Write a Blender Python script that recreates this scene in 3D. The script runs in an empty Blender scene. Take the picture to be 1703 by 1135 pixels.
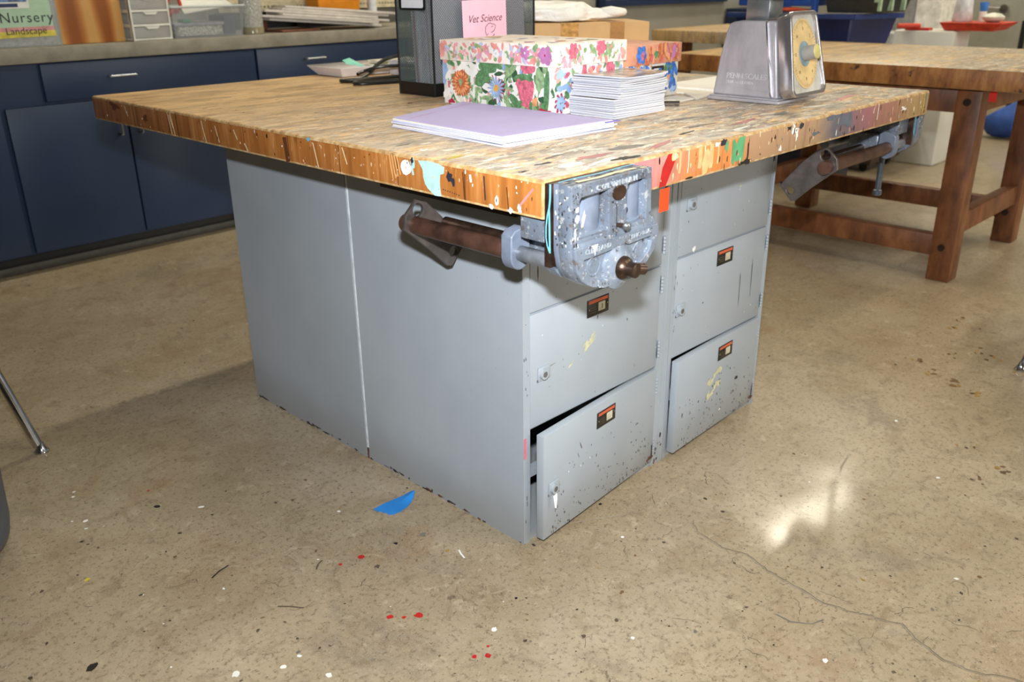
import bpy, bmesh, math, random
from mathutils import Vector, Matrix
PI = math.pi
C = bpy.context.scene.collection
random.seed(7)
V = Vector

# ------------------------------------------------------------------ mesh kit
class MB:
    def __init__(s, M=None):
        s.v = []; s.f = []; s.m = []; s.M = M or Matrix(); s.k = 0
    def add(s, vs, fs, m=0):
        o = len(s.v)
        s.v += [s.M @ V(p) for p in vs]
        s.f += [tuple(i + o for i in f) for f in fs]
        s.m += [m] * len(fs) if isinstance(m, int) else list(m)
        return s
    def box(s, a, b, m=0, bev=0.0, seg=2, rot=None):
        a = [min(p, q) for p, q in zip(a, b)], [max(p, q) for p, q in zip(a, b)]
        (x0, y0, z0), (x1, y1, z1) = a
        vs = [(x0,y0,z0),(x1,y0,z0),(x1,y1,z0),(x0,y1,z0),(x0,y0,z1),(x1,y0,z1),(x1,y1,z1),(x0,y1,z1)]
        fs = [(0,3,2,1),(4,5,6,7),(0,1,5,4),(1,2,6,5),(2,3,7,6),(3,0,4,7)]
        if bev > 0:
            bm = bmesh.new(); bv = [bm.verts.new(p) for p in vs]
            for f in fs: bm.faces.new([bv[i] for i in f])
            bmesh.ops.bevel(bm, geom=bm.edges[:], offset=bev, segments=seg, profile=.5, affect='EDGES')
            bm.verts.index_update()
            vs = [tuple(v.co) for v in bm.verts]; fs = [tuple(v.index for v in f.verts) for f in bm.faces]
            bm.free()
        if rot is not None: vs = [rot @ V(p) for p in vs]
        return s.add(vs, fs, m)
    def cyl(s, p0, p1, r, m=0, r2=None, seg=20, caps=True):
        p0, p1 = V(p0), V(p1); r2 = r if r2 is None else r2
        d = (p1 - p0).normalized(); a = d.orthogonal().normalized(); b = d.cross(a)
        vs = []
        for p, rr in ((p0, r), (p1, r2)):
            for k in range(seg):
                t = 2 * PI * k / seg; vs.append(p + (a * math.cos(t) + b * math.sin(t)) * rr)
        fs = [(k, (k+1) % seg, seg + (k+1) % seg, seg + k) for k in range(seg)]
        if caps: fs += [tuple(range(seg))[::-1], tuple(range(seg, 2*seg))]
        return s.add(vs, fs, m)
    def lathe(s, prof, c, m=0, seg=28, axis='z', sx=1, sy=1):
        c = V(c); vs = []
        for r, h in prof:
            for k in range(seg):
                t = 2 * PI * k / seg; p = V((r * math.cos(t) * sx, r * math.sin(t) * sy, h))
                if axis == 'y': p = V((p.x, -h, p.y))
                if axis == 'x': p = V((h, p.x, p.y))
                vs.append(c + p)
        n = len(prof); fs = []
        for i in range(n - 1):
            for k in range(seg):
                fs.append((i*seg+k, i*seg+(k+1) % seg, (i+1)*seg+(k+1) % seg, (i+1)*seg+k))
        fs += [tuple(range(seg))[::-1], tuple(range((n-1)*seg, n*seg))]
        return s.add(vs, fs, m)
    def tube(s, pts, r, m=0, seg=8, smooth=3):
        pts = [V(p) for p in pts]
        if smooth and len(pts) > 2:
            q = []; n = len(pts)
            for i in range(n - 1):
                a, b, c, d = pts[max(i-1, 0)], pts[i], pts[i+1], pts[min(i+2, n-1)]
                for k in range(smooth):
                    t = k / smooth
                    q.append(.5 * ((2*b) + (c-a)*t + (2*a-5*b+4*c-d)*t*t + (3*b-a-3*c+d)*t**3))
            pts = q + [pts[-1]]
        vs = []; up = (pts[1] - pts[0]).orthogonal().normalized(); n = len(pts)
        for i, p in enumerate(pts):
            d = (pts[min(i+1, n-1)] - pts[max(i-1, 0)]).normalized()
            up = (up - d * up.dot(d)).normalized(); b = d.cross(up)
            for k in range(seg):
                t = 2*PI*k/seg; vs.append(p + (up*math.cos(t) + b*math.sin(t)) * r)
        fs = [(i*seg+k, i*seg+(k+1) % seg, (i+1)*seg+(k+1) % seg, (i+1)*seg+k) for i in range(n-1) for k in range(seg)]
        fs += [tuple(range(seg))[::-1], tuple(range((n-1)*seg, n*seg))]
        return s.add(vs, fs, m)
    def poly(s, pts, m=0):
        return s.add(pts, [tuple(range(len(pts)))], m)
    def extr(s, pts, vec, m=0):
        pts = [V(p) for p in pts]; n = len(pts); vec = V(vec)
        return s.add(pts + [p + vec for p in pts],
                     [tuple(range(n))[::-1], tuple(range(n, 2*n))] + [(i, (i+1) % n, n + (i+1) % n, n + i) for i in range(n)], m)
    def curve(s, cu, T, m):
        o = bpy.data.objects.new('tmp', cu); C.objects.link(o)
        bpy.context.view_layer.update()
        me = bpy.data.meshes.new_from_object(o.evaluated_get(bpy.context.evaluated_depsgraph_get()))
        s.add([T @ v.co for v in me.vertices], [tuple(p.vertices) for p in me.polygons], m)
        bpy.data.objects.remove(o); bpy.data.meshes.remove(me)
        return s
    def text(s, body, o, u, v, size, m=0, shear=0.0, ext=0.0, align='LEFT', space=1.0, thick=0.0):
        cu = bpy.data.curves.new('t', 'FONT'); cu.body = body; cu.size = size; cu.shear = shear
        cu.extrude = ext; cu.align_x = align; cu.space_character = space; cu.offset = thick; cu.resolution_u = 3
        u = V(u).normalized(); v = V(v).normalized(); w = u.cross(v)
        T = Matrix.Translation(V(o)) @ Matrix((u, v, w)).transposed().to_4x4()
        return s.curve(cu, T, m)
    def plate(s, outer, holes, o, u, v, depth, m=0, bev=0.0):
        cu = bpy.data.curves.new('p', 'CURVE'); cu.dimensions = '2D'; cu.fill_mode = 'BOTH'
        cu.extrude = depth / 2; cu.bevel_depth = bev; cu.bevel_resolution = 1
        for ring in [outer] + list(holes):
            sp = cu.splines.new('POLY'); sp.points.add(len(ring) - 1); sp.use_cyclic_u = True
            for p, q in zip(sp.points, ring): p.co = (q[0], q[1], 0, 1)
        u = V(u).normalized(); v = V(v).normalized(); w = u.cross(v)
        T = Matrix.Translation(V(o) + w * depth / 2) @ Matrix((u, v, w)).transposed().to_4x4()
        return s.curve(cu, T, m)
    # ---- marks lying on a face: o origin, u,v in-plane axes, lifted by h
    def blob(s, o, u, v, a, b, ra, rb, m, rot=0, n=12, irr=.25, h=.0004, drip=0):
        s.k += 1; h += .000006 * (s.k % 61)
        u = V(u); v = V(v); w = u.cross(v); pts = []
        for k in range(n):
            t = 2*PI*k/n; q = 1 + random.uniform(-irr, irr)
            x, y = ra*q*math.cos(t), rb*q*math.sin(t)
            if drip and y < 0: y *= 1 + drip * random.random()
            x, y = x*math.cos(rot)-y*math.sin(rot), x*math.sin(rot)+y*math.cos(rot)
            pts.append(V(o) + u*(a+x) + v*(b+y) + w*h)
        return s.poly(pts, m)
    def ribbon(s, o, u, v, pts, wd, m, h=.0004, taper=False):
        s.k += 1; h += .000006 * (s.k % 61)
        u = V(u); v = V(v); w = u.cross(v); n = len(pts); L = []; R = []
        for i, p in enumerate(pts):
            a = V(pts[max(i-1, 0)]); b = V(pts[min(i+1, n-1)]); d = (b-a).normalized(); nn = V((-d.y, d.x))
            k = wd/2 * (1 if not taper else max(.15, 1 - i/(n-1)))
            L.append(V(p) + nn*k); R.append(V(p) - nn*k)
        P = [V(o) + u*q.x + v*q.y + w*h for q in L + R]
        return s.add(P, [(n+i, n+i+1, i+1, i) for i in range(n-1)], m)
    def build(s, name, mats, parent=None, bevel=0.0, sharp=35, subd=0):
        me = bpy.data.meshes.new(name)
        W = Matrix(); q = parent; chain = []
        while q is not None: chain.append(q.matrix_basis); q = q.parent
        for c in reversed(chain): W = W @ c
        inv = W.inverted()
        me.from_pydata([tuple(inv @ p) for p in s.v], [], s.f)
        for i, p in enumerate(me.polygons): p.material_index = s.m[i]; p.use_smooth = True
        me.set_sharp_from_angle(angle=math.radians(sharp))
        if not isinstance(mats, (list, tuple)): mats = [mats]
        for mm in mats: me.materials.append(mm)
        me.validate(); me.update()
        o = bpy.data.objects.new(name, me); C.objects.link(o)
        if parent: o.parent = parent
        if bevel:
            b = o.modifiers.new('bevel', 'BEVEL'); b.width = bevel; b.segments = 2; b.limit_method = 'ANGLE'; b.angle_limit = math.radians(40)
        if subd:
            b = o.modifiers.new('sub', 'SUBSURF'); b.levels = subd; b.render_levels = subd
        return o

def tag(o, label, cat, group=None, kind=None):
    o['label'] = label; o['category'] = cat
    if group: o['group'] = group
    if kind: o['kind'] = kind
    return o
def clampmb(b, x, y, z, e=.0024):
    b.v = [V((min(max(p.x, x[0]-e), x[1]+e), min(max(p.y, y[0]-e), y[1]+e), min(max(p.z, z[0]-(0 if z[0] < .81 else e)), z[1]+e))) for p in b.v]
def thing(name, label, cat, loc=(0, 0, 0), rz=0.0, group=None):
    o = bpy.data.objects.new(name, None); C.objects.link(o); o.empty_display_size = .05
    o.location = loc; o.rotation_euler = (0, 0, rz)
    o.matrix_basis = Matrix.Translation(V(loc)) @ Matrix.Rotation(rz, 4, 'Z')
    return tag(o, label, cat, group)
def struct(o): o['kind'] = 'structure'; return o
def copy_tree(o, parent=None):
    c = o.copy(); C.objects.link(c)
    if parent: c.parent = parent
    for ch in [q for q in bpy.data.objects if q.parent == o]: copy_tree(ch, c)
    return c

# ------------------------------------------------------------------ materials
def lin(c):
    r = []
    for x in c[:3]:
        x /= 255.0; r.append(x/12.92 if x <= .04045 else ((x+.055)/1.055)**2.4)
    return (r[0], r[1], r[2], 1)
class N:
    def __init__(s, name, rough=.5, metal=0, spec=.5):
        s.mat = bpy.data.materials.new(name); s.mat.use_nodes = True; s.t = s.mat.node_tree
        s.b = s.t.nodes['Principled BSDF']; s.set('Roughness', rough); s.set('Metallic', metal); s.set('Specular IOR Level', spec)
        s.tc = s.t.nodes.new('ShaderNodeTexCoord'); s.obj = s.tc.outputs['Object']
    def set(s, k, v):
        if hasattr(v, 'links'): s.t.links.new(v, s.b.inputs[k])
        else: s.b.inputs[k].default_value = v
    def lk(s, v, inp):
        if hasattr(v, 'links'): s.t.links.new(v, inp)
        elif v is not None: inp.default_value = v
    def map(s, scale=(1, 1, 1), loc=(0, 0, 0), rot=(0, 0, 0), vec=None):
        n = s.t.nodes.new('ShaderNodeMapping'); s.lk(vec or s.obj, n.inputs[0])
        n.inputs['Scale'].default_value = scale; n.inputs['Location'].default_value = loc; n.inputs['Rotation'].default_value = rot
        return n.outputs[0]
    def noise(s, scale=5, detail=4, rough=.55, vec=None, dist=0.0):
        n = s.t.nodes.new('ShaderNodeTexNoise'); s.lk(vec or s.obj, n.inputs['Vector'])
        n.inputs['Scale'].default_value = scale; n.inputs['Detail'].default_value = detail
        n.inputs['Roughness'].default_value = rough; n.inputs['Distortion'].default_value = dist
        return n.outputs[0]
    def vor(s, scale=5, feature='F1', out='Distance', vec=None, rnd=1.0):
        n = s.t.nodes.new('ShaderNodeTexVoronoi'); n.feature = feature; s.lk(vec or s.obj, n.inputs['Vector'])
        n.inputs['Scale'].default_value = scale; n.inputs['Randomness'].default_value = rnd
        return n.outputs[out]
    def ramp(s, fac, stops, interp='LINEAR'):
        n = s.t.nodes.new('ShaderNodeValToRGB'); n.color_ramp.interpolation = interp; e = n.color_ramp.elements
        while len(e) < len(stops): e.new(.5)
        for i, (p, c) in enumerate(stops):
            e[i].position = p; e[i].color = lin(c) if isinstance(c, tuple) else (c, c, c, 1)
        s.lk(fac, n.inputs[0]); return n.outputs[0]
    def mix(s, fac, a, b, mode='MIX'):
        n = s.t.nodes.new('ShaderNodeMix'); n.data_type = 'RGBA'; n.blend_type = mode
        s.lk(fac, n.inputs[0]); s.lk(lin(a) if isinstance(a, tuple) else a, n.inputs[6]); s.lk(lin(b) if isinstance(b, tuple) else b, n.inputs[7])
        return n.outputs[2]
    def math(s, op, a, b=None, c=None, clamp=False):
        n = s.t.nodes.new('ShaderNodeMath'); n.operation = op; n.use_clamp = clamp
        s.lk(a, n.inputs[0])
        if b is not None: s.lk(b, n.inputs[1])
        if c is not None: s.lk(c, n.inputs[2])
        return n.outputs[0]
    def xyz(s, vec=None):
        n = s.t.nodes.new('ShaderNodeSeparateXYZ'); s.lk(vec or s.obj, n.inputs[0]); return n.outputs
    def thr(s, f, lo, hi):   # smooth threshold
        n = s.t.nodes.new('ShaderNodeMapRange'); n.interpolation_type = 'SMOOTHSTEP'; s.lk(f, n.inputs[0])
        n.inputs[1].default_value = lo; n.inputs[2].default_value = hi; return n.outputs[0]
    def bump(s, h, strength=.2, dist=.002):
        n = s.t.nodes.new('ShaderNodeBump'); n.inputs['Strength'].default_value = strength; n.inputs['Distance'].default_value = dist
        s.lk(h, n.inputs['Height']); s.t.links.new(n.outputs[0], s.b.inputs['Normal'])
    def done(s, col=None):
        if col is not None: s.set('Base Color', lin(col) if isinstance(col, tuple) else col)
        return s.mat
_flat = {}
def flat(name, col, rough=.5, metal=0, var=.12, scale=30, spec=.5):
    k = (name, col)
    if k in _flat: return _flat[k]
    n = N(name, rough, metal, spec)
    f = n.noise(scale, 3)
    d = tuple(max(0, x*(1-var)) for x in col); e = tuple(min(255, x*(1+var*.6)) for x in col)
    _flat[k] = n.done(n.ramp(f, [(.3, d), (.7, e)]))
    return _flat[k]

def m_floor():
    n = N('sealed_concrete', .42)
    def L(c, sc, loc, lo, hi, k, col, d=0.0, det=5):
        f = n.noise(sc, det, .7, vec=n.map(loc=loc), dist=d); return n.mix(n.math('MULTIPLY', n.thr(f, lo, hi), k), c, col)
    big = n.noise(1.3, 6, .65); mid = n.noise(6, 6, .65); fine = n.noise(90, 5, .75); grit = n.noise(330, 2, .6)
    c = n.ramp(big, [(.34, (140, 124, 98)), (.5, (160, 144, 118)), (.66, (177, 161, 136))])
    c = L(c, 5, (1, 2, 0), .5, .70, .5, (136, 114, 84), .5)
    c = L(c, 2.6, (4, 7, 0), .60, .72, .5, (136, 96, 56), .4)
    c = L(c, 3.4, (14, 2, 0), .56, .70, .55, (124, 114, 100), .5)
    c = L(c, 17, (3, 3, 3), .52, .66, .45, (120, 102, 78), .8)
    c = L(c, 22, (13, 3, 3), .56, .68, .4, (192, 178, 152), .6)
    c = n.mix(n.math('MULTIPLY', n.thr(fine, .52, .64), .75), c, (112, 96, 74))
    c = n.mix(n.math('MULTIPLY', n.thr(grit, .58, .70), .5), c, (200, 186, 160))
    c = L(c, 45, (31, 3, 3), .62, .68, .7, (92, 80, 64), .4)
    c = L(c, 120, (41, 3, 3), .61, .66, .8, (78, 68, 54))
    n.set('Roughness', n.math('ADD', n.math('MULTIPLY', mid, .3), .3)); n.set('Coat Weight', n.math('MULTIPLY', n.thr(big, .3, .7), .9)); n.set('Coat Roughness', .13)
    n.bump(n.math('ADD', fine, n.math('MULTIPLY', mid, .6)), .3, .0015)
    return n.done(c)
def m_top(shift=0, dirt=1.0, base=(226, 188, 136)):
    n = N('butcher_block', .5); x, y, z = n.xyz()
    sid = n.math('FLOOR', n.math('DIVIDE', y, .043))
    wn = n.t.nodes.new('ShaderNodeTexWhiteNoise'); wn.noise_dimensions = '1D'; n.lk(sid, wn.inputs['W'])
    g = n.noise(4, 6, .65, vec=n.map(scale=(1.2, 4.5, 1), loc=(shift, 0, 0)), dist=.4)
    c = n.ramp(g, [(.3, tuple(int(k*.74) for k in base)), (.5, base), (.7, tuple(min(255, int(k*1.12)) for k in base))])
    c = n.mix(n.math('MULTIPLY', wn.outputs[0], .12), c, (170, 120, 72))
    def layer(c, sc, sx, sy, loc, lo, hi, k, col, d=.6):
        f = n.noise(sc, 6, .7, vec=n.map(scale=(sx, sy, 1), loc=loc), dist=d)
        return n.mix(n.math('MULTIPLY', n.thr(f, lo, hi), k), c, col)
    c = layer(c, 6, 1, 2.0, (3+shift, 1, 0), .52, .66, .45, (150, 104, 76))
    c = layer(c, 14, .9, 2.2, (13+shift, 1, 0), .57, .67, .5, (118, 84, 58))
    c = layer(c, 7, .8, 2.2, (23+shift, 1, 0), .58, .70, .55, (236, 208, 172))
    c = layer(c, 6, 1, 2, (33+shift, 1, 0), .62, .72, .45, (186, 140, 128))
    # dirt map: more paint and grime toward the vise corner and the far right
    dm = n.math('SUBTRACT', 1.12 * dirt, n.math('MULTIPLY', n.math('SUBTRACT', y, n.math('MULTIPLY', x, .35)), .95), clamp=True)
    c = layer(c, 8, .9, 2.0, (9, 5, 0), .38, .56, n.math('MULTIPLY', dm, .95), (166, 158, 146))
    c = layer(c, 20, .8, 2.2, (19, 5, 0), .46, .60, n.math('MULTIPLY', dm, .8), (122, 112, 102))
    c = layer(c, 27, .8, 2.0, (1, 15, 0), .53, .62, n.math('MULTIPLY', dm, .85), (222, 212, 196))
    c = layer(c, 18, .8, 2.0, (21, 15, 0), .56, .66, n.math('MULTIPLY', dm, .65), (176, 124, 112))
    c = layer(c, 34, .8, 2.0, (41, 15, 0), .60, .68, n.math('MULTIPLY', dm, .6), (150, 176, 176))
    c = layer(c, 30, .8, 2.2, (51, 15, 0), .58, .66, n.math('MULTIPLY', dm, .4), (200, 168, 118))
    c = layer(c, 36, .7, 2.6, (5, 35, 0), .60, .67, .75, (74, 60, 52))
    fr = n.math('FRACT', n.math('DIVIDE', y, .172))
    sm = n.math('MULTIPLY', n.math('LESS_THAN', fr, .016), n.thr(n.noise(3, 2), .42, .5))
    c = n.mix(n.math('MULTIPLY', sm, .7), c, (70, 48, 32))
    n.set('Roughness', n.math('ADD', n.math('MULTIPLY', g, .4), .24))
    n.bump(g, .15, .002)
    return n.done(c)
def m_end():      # varnished end-grain face
    n = N('varnished_end_grain', .38); x, y, z = n.xyz()
    sid = n.math('FLOOR', n.math('DIVIDE', y, .086))
    wn = n.t.nodes.new('ShaderNodeTexWhiteNoise'); wn.noise_dimensions = '1D'; n.lk(sid, wn.inputs['W'])
    g = n.noise(9, 5, .6, vec=n.map(scale=(1, 5, .5)))
    c = n.ramp(g, [(.3, (136, 82, 36)), (.52, (168, 106, 50)), (.72, (194, 140, 84))])
    c = n.mix(n.math('MULTIPLY', wn.outputs[0], .3), c, (150, 92, 42))
    sc = n.noise(30, 4, .7, vec=n.map(scale=(1, 1.6, .35), loc=(3, 3, 3)))
    near = n.math('SUBTRACT', 1.15, y, clamp=True)
    c = n.mix(n.math('MULTIPLY', n.thr(sc, .60, .68), n.math('MULTIPLY', near, .8)), c, (226, 178, 120))
    c = n.mix(n.math('MULTIPLY', n.thr(n.noise(14, 5, .7, vec=n.map(scale=(1, 2, .6), loc=(8, 0, 1))), .62, .72), .6), c, (84, 44, 22))
    fr = n.math('FRACT', n.math('DIVIDE', y, .172))
    c = n.mix(n.math('MULTIPLY', n.math('LESS_THAN', fr, .014), .75), c, (48, 28, 18))
    return n.done(c)
def m_side():     # paint-smeared long edge
    n = N('painted_bench_edge', .5); x, y, z = n.xyz()
    wob = n.math('ADD', n.math('DIVIDE', x, 1.5), n.math('MULTIPLY', n.math('SUBTRACT', n.noise(7, 4, .6), .5), .14))
    c = n.ramp(wob, [(.0, (190, 110, 96)), (.14, (196, 104, 116)), (.21, (204, 128, 118)), (.27, (212, 132, 70)), (.36, (206, 128, 66)), (.41, (176, 138, 104)),
                     (.58, (172, 140, 108)), (.635, (96, 100, 112)), (.68, (120, 100, 116)), (.76, (160, 104, 108)), (.86, (164, 118, 96)), (.94, (170, 140, 94))])
    g = n.noise(40, 4, .65, vec=n.map(scale=(1, 1, .12)))
    c = n.mix(n.math('MULTIPLY', n.thr(g, .5, .66), .55), c, (132, 96, 70))
    g2 = n.noise(34, 4, .7, vec=n.map(scale=(1, 1, .15), loc=(4, 0, 2)))
    c = n.mix(n.math('MULTIPLY', n.thr(g2, .58, .68), .7), c, (228, 196, 160))
    g3 = n.noise(24, 5, .7, vec=n.map(scale=(1, 1, .5), loc=(9, 0, 2)))
    c = n.mix(n.math('MULTIPLY', n.thr(g3, .62, .70), .8), c, (60, 44, 38))
    return n.done(c)
def m_worn():
    n = N('worn_bench_arris', .55)
    g = n.noise(40, 4, .7, vec=n.map(scale=(1, 1, 1)))
    return n.done(n.ramp(g, [(.3, (140, 104, 66)), (.5, (190, 152, 100)), (.66, (214, 192, 156)), (.8, (120, 90, 70))]))
def m_lockerpaint():
    n = N('grey_enamel', .42)
    a = n.noise(2.2, 4, .6); b = n.noise(90, 3, .7); x, y, z = n.xyz()
    c = n.ramp(a, [(.35, (147, 155, 163)), (.65, (160, 167, 174))])
    c = n.mix(n.math('MULTIPLY', n.thr(b, .66, .74), .45), c, (120, 118, 112))
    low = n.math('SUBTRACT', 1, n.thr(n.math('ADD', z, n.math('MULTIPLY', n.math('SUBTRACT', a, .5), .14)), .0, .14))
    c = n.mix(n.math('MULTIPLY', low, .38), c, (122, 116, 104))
    return n.done(c)
def m_cast():     # chipped grey-blue paint over cast iron
    n = N('chipped_cast_iron', .3, .25)
    b = n.noise(75, 4, .7)
    def layer(c, sc, loc, lo, hi, k, col): return n.mix(n.math('MULTIPLY', n.thr(n.noise(sc, 5, .72, vec=n.map(loc=loc)), lo, hi), k), c, col)
    c = n.ramp(n.noise(9, 3), [(.35, (100, 110, 124)), (.65, (130, 141, 156))])
    c = layer(c, 14, (1, 1, 1), .5, .66, .5, (112, 112, 118))
    c = layer(c, 55, (5, 1, 1), .56, .64, .75, (104, 88, 76))
    c = layer(c, 60, (8, 1, 4), .58, .66, .6, (196, 196, 192))
    c = layer(c, 110, (3, 7, 1), .60, .66, .7, (206, 206, 206))
    c = layer(c, 90, (4, 4, 4), .60, .66, .85, (54, 48, 46))
    n.bump(b, .5, .001)
    return n.done(c)
def m_ply():
    n = N('plywood', .55)
    w = n.t.nodes.new('ShaderNodeTexWave'); w.wave_type = 'BANDS'; w.bands_direction = 'X'
    n.lk(n.map(scale=(1, 1, .22), rot=(0, .25, .3)), w.inputs['Vector']); w.inputs['Scale'].default_value = 3.2
    w.inputs['Distortion'].default_value = 7; w.inputs['Detail'].default_value = 3; w.inputs['Detail Scale'].default_value = .8
    return n.done(n.ramp(w.outputs[1], [(.1, (150, 84, 34)), (.5, (188, 120, 56)), (.85, (212, 160, 92))]))
def m_brownwood():
    n = N('stained_brown_wood', .45)
    g = n.noise(7, 5, .6, vec=n.map(scale=(3, 3, 1.1)))
    c = n.ramp(g, [(.3, (82, 46, 26)), (.55, (122, 74, 42)), (.75, (146, 94, 56))])
    return n.done(n.mix(n.math('MULTIPLY', n.thr(n.noise(12, 4, .7), .6, .7), .5), c, (62, 36, 22)))
def m_mesh():
    n = N('black_wire_mesh', .4, .4)
    x, y, z = n.xyz(); s = 1/.0072
    hz = n.math('MULTIPLY', n.math('ADD', x, y), s)
    a = n.math('PINGPONG', n.math('ADD', hz, n.math('MULTIPLY', z, s)), .5)
    b = n.math('PINGPONG', n.math('SUBTRACT', hz, n.math('MULTIPLY', z, s)), .5)
    hole = n.math('MULTIPLY', n.math('GREATER_THAN', a, .09), n.math('GREATER_THAN', b, .09))
    n.set('Alpha', n.math('SUBTRACT', 1, hole))
    return n.done((104, 120, 122))
def m_clear(name, col, alpha, rough=.25):
    n = N(name, rough); n.set('Alpha', alpha); return n.done(col)
def m_floral(seed, bg, c1, c2, c3):
    n = N('floral_print', .5)
    w = n.map(loc=(seed, seed*2, seed)); d = n.noise(24, 3, .6, vec=w)
    v1 = n.noise(34, 3, .5, vec=n.map(loc=(seed+3, 1, 2))); v2 = n.noise(30, 3, .5, vec=n.map(loc=(7, seed+5, 2))); v3 = n.noise(38, 3, .5, vec=n.map(loc=(3, 6, seed+9)))
    c = n.mix(n.thr(v1, .54, .57), bg, c1)
    c = n.mix(n.thr(v2, .56, .59), c, c2)
    c = n.mix(n.thr(v3, .58, .61), c, c3)
    c = n.mix(n.math('MULTIPLY', n.thr(d, .4, .7), .25), c, (250, 248, 240))
    return n.done(c)

FLOOR = m_floor(); TOP = m_top(); END = m_end(); SIDE = m_side(); WORN = m_worn(); LOCK = m_lockerpaint(); CAST = m_cast()
PLY = m_ply(); BROWN = m_brownwood(); MESH = m_mesh()
TOP2 = m_top(6, .45, (196, 160, 104))
def m_edge2():
    n = N('scuffed_dark_edge', .5); g = n.noise(11, 5, .7, vec=n.map(scale=(1, 1.4, .5)))
    c = n.ramp(g, [(.3, (92, 52, 24)), (.48, (150, 96, 46)), (.62, (176, 124, 66)), (.75, (190, 170, 140))])
    return n.done(n.mix(n.thr(n.noise(9, 4, .7, vec=n.map(loc=(2, 2, 9))), .58, .66), c, (58, 32, 18)))
EDGE2 = m_edge2()
DARK = flat('near_black', (26, 24, 22), .5); BLACKPL = flat('black_plastic', (28, 29, 30), .35)
RUST = flat('rust', (92, 56, 38), .8, var=.3, scale=80); CHIP = flat('paint_chip_dark', (44, 38, 34), .8)
SEAM = flat('bright_seam', (206, 212, 216), .4); HINGE = flat('hinge_steel', (140, 142, 144), .4, .3)
STEELBR = flat('brown_oxidised_steel', (80, 62, 52), .32, .75, var=.3, scale=40)
STEELGR = flat('dull_steel', (150, 154, 158), .32, .8)
TUBEBR = flat('brown_tube', (84, 58, 48), .38, .35, var=.35, scale=25)
ALU = None
def m_alu():
    n = N('satin_aluminium', .42, .4)
    a = n.noise(12, 5, .65, vec=n.map(scale=(1, 1, .5)))
    return n.done(n.ramp(a, [(.3, (158, 154, 160)), (.7, (196, 193, 198))]))
ALU = m_alu()
CHROME = flat('chrome', (200, 200, 204), .12, 1.0, var=.05)
WHITE = flat('white_paint_mark', (232, 232, 226), .5, var=.05); CREAM = flat('cream_mark', (232, 212, 172), .5, var=.06)
REDP = flat('red_paint', (178, 30, 28), .4); TEAL = flat('pale_aqua_paint', (178, 214, 210), .45, var=.06, scale=60)
SKYB = flat('sky_blue_paint', (116, 196, 226), .4); GREENP = flat('green_paint', (92, 160, 110), .5); INK = flat('ink', (44, 42, 52), .6)
ORNG = flat('fluorescent_orange_tape', (250, 70, 22), .5, var=.03); REDT = flat('red_tape', (214, 34, 18), .5, var=.03)
YEL = flat('yellow_paint', (220, 196, 60), .5); PEACH = flat('peach_paint', (240, 186, 130), .5); BLUEG = flat('blue_grey_paint', (98, 104, 116), .5)
NAVY = None
def m_navy():
    n = N('navy_cabinet_paint', .42)
    return n.done(n.ramp(n.noise(1.6, 4, .6), [(.3, (30, 48, 76)), (.7, (36, 56, 88))]))
NAVY = m_navy()
SPECKDK = flat('dark_spot', (66, 58, 48), .6); SPECKBR = flat('brown_spot', (112, 84, 52), .6); SPECKOCH = flat('ochre_spot', (150, 116, 50), .6)

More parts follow.
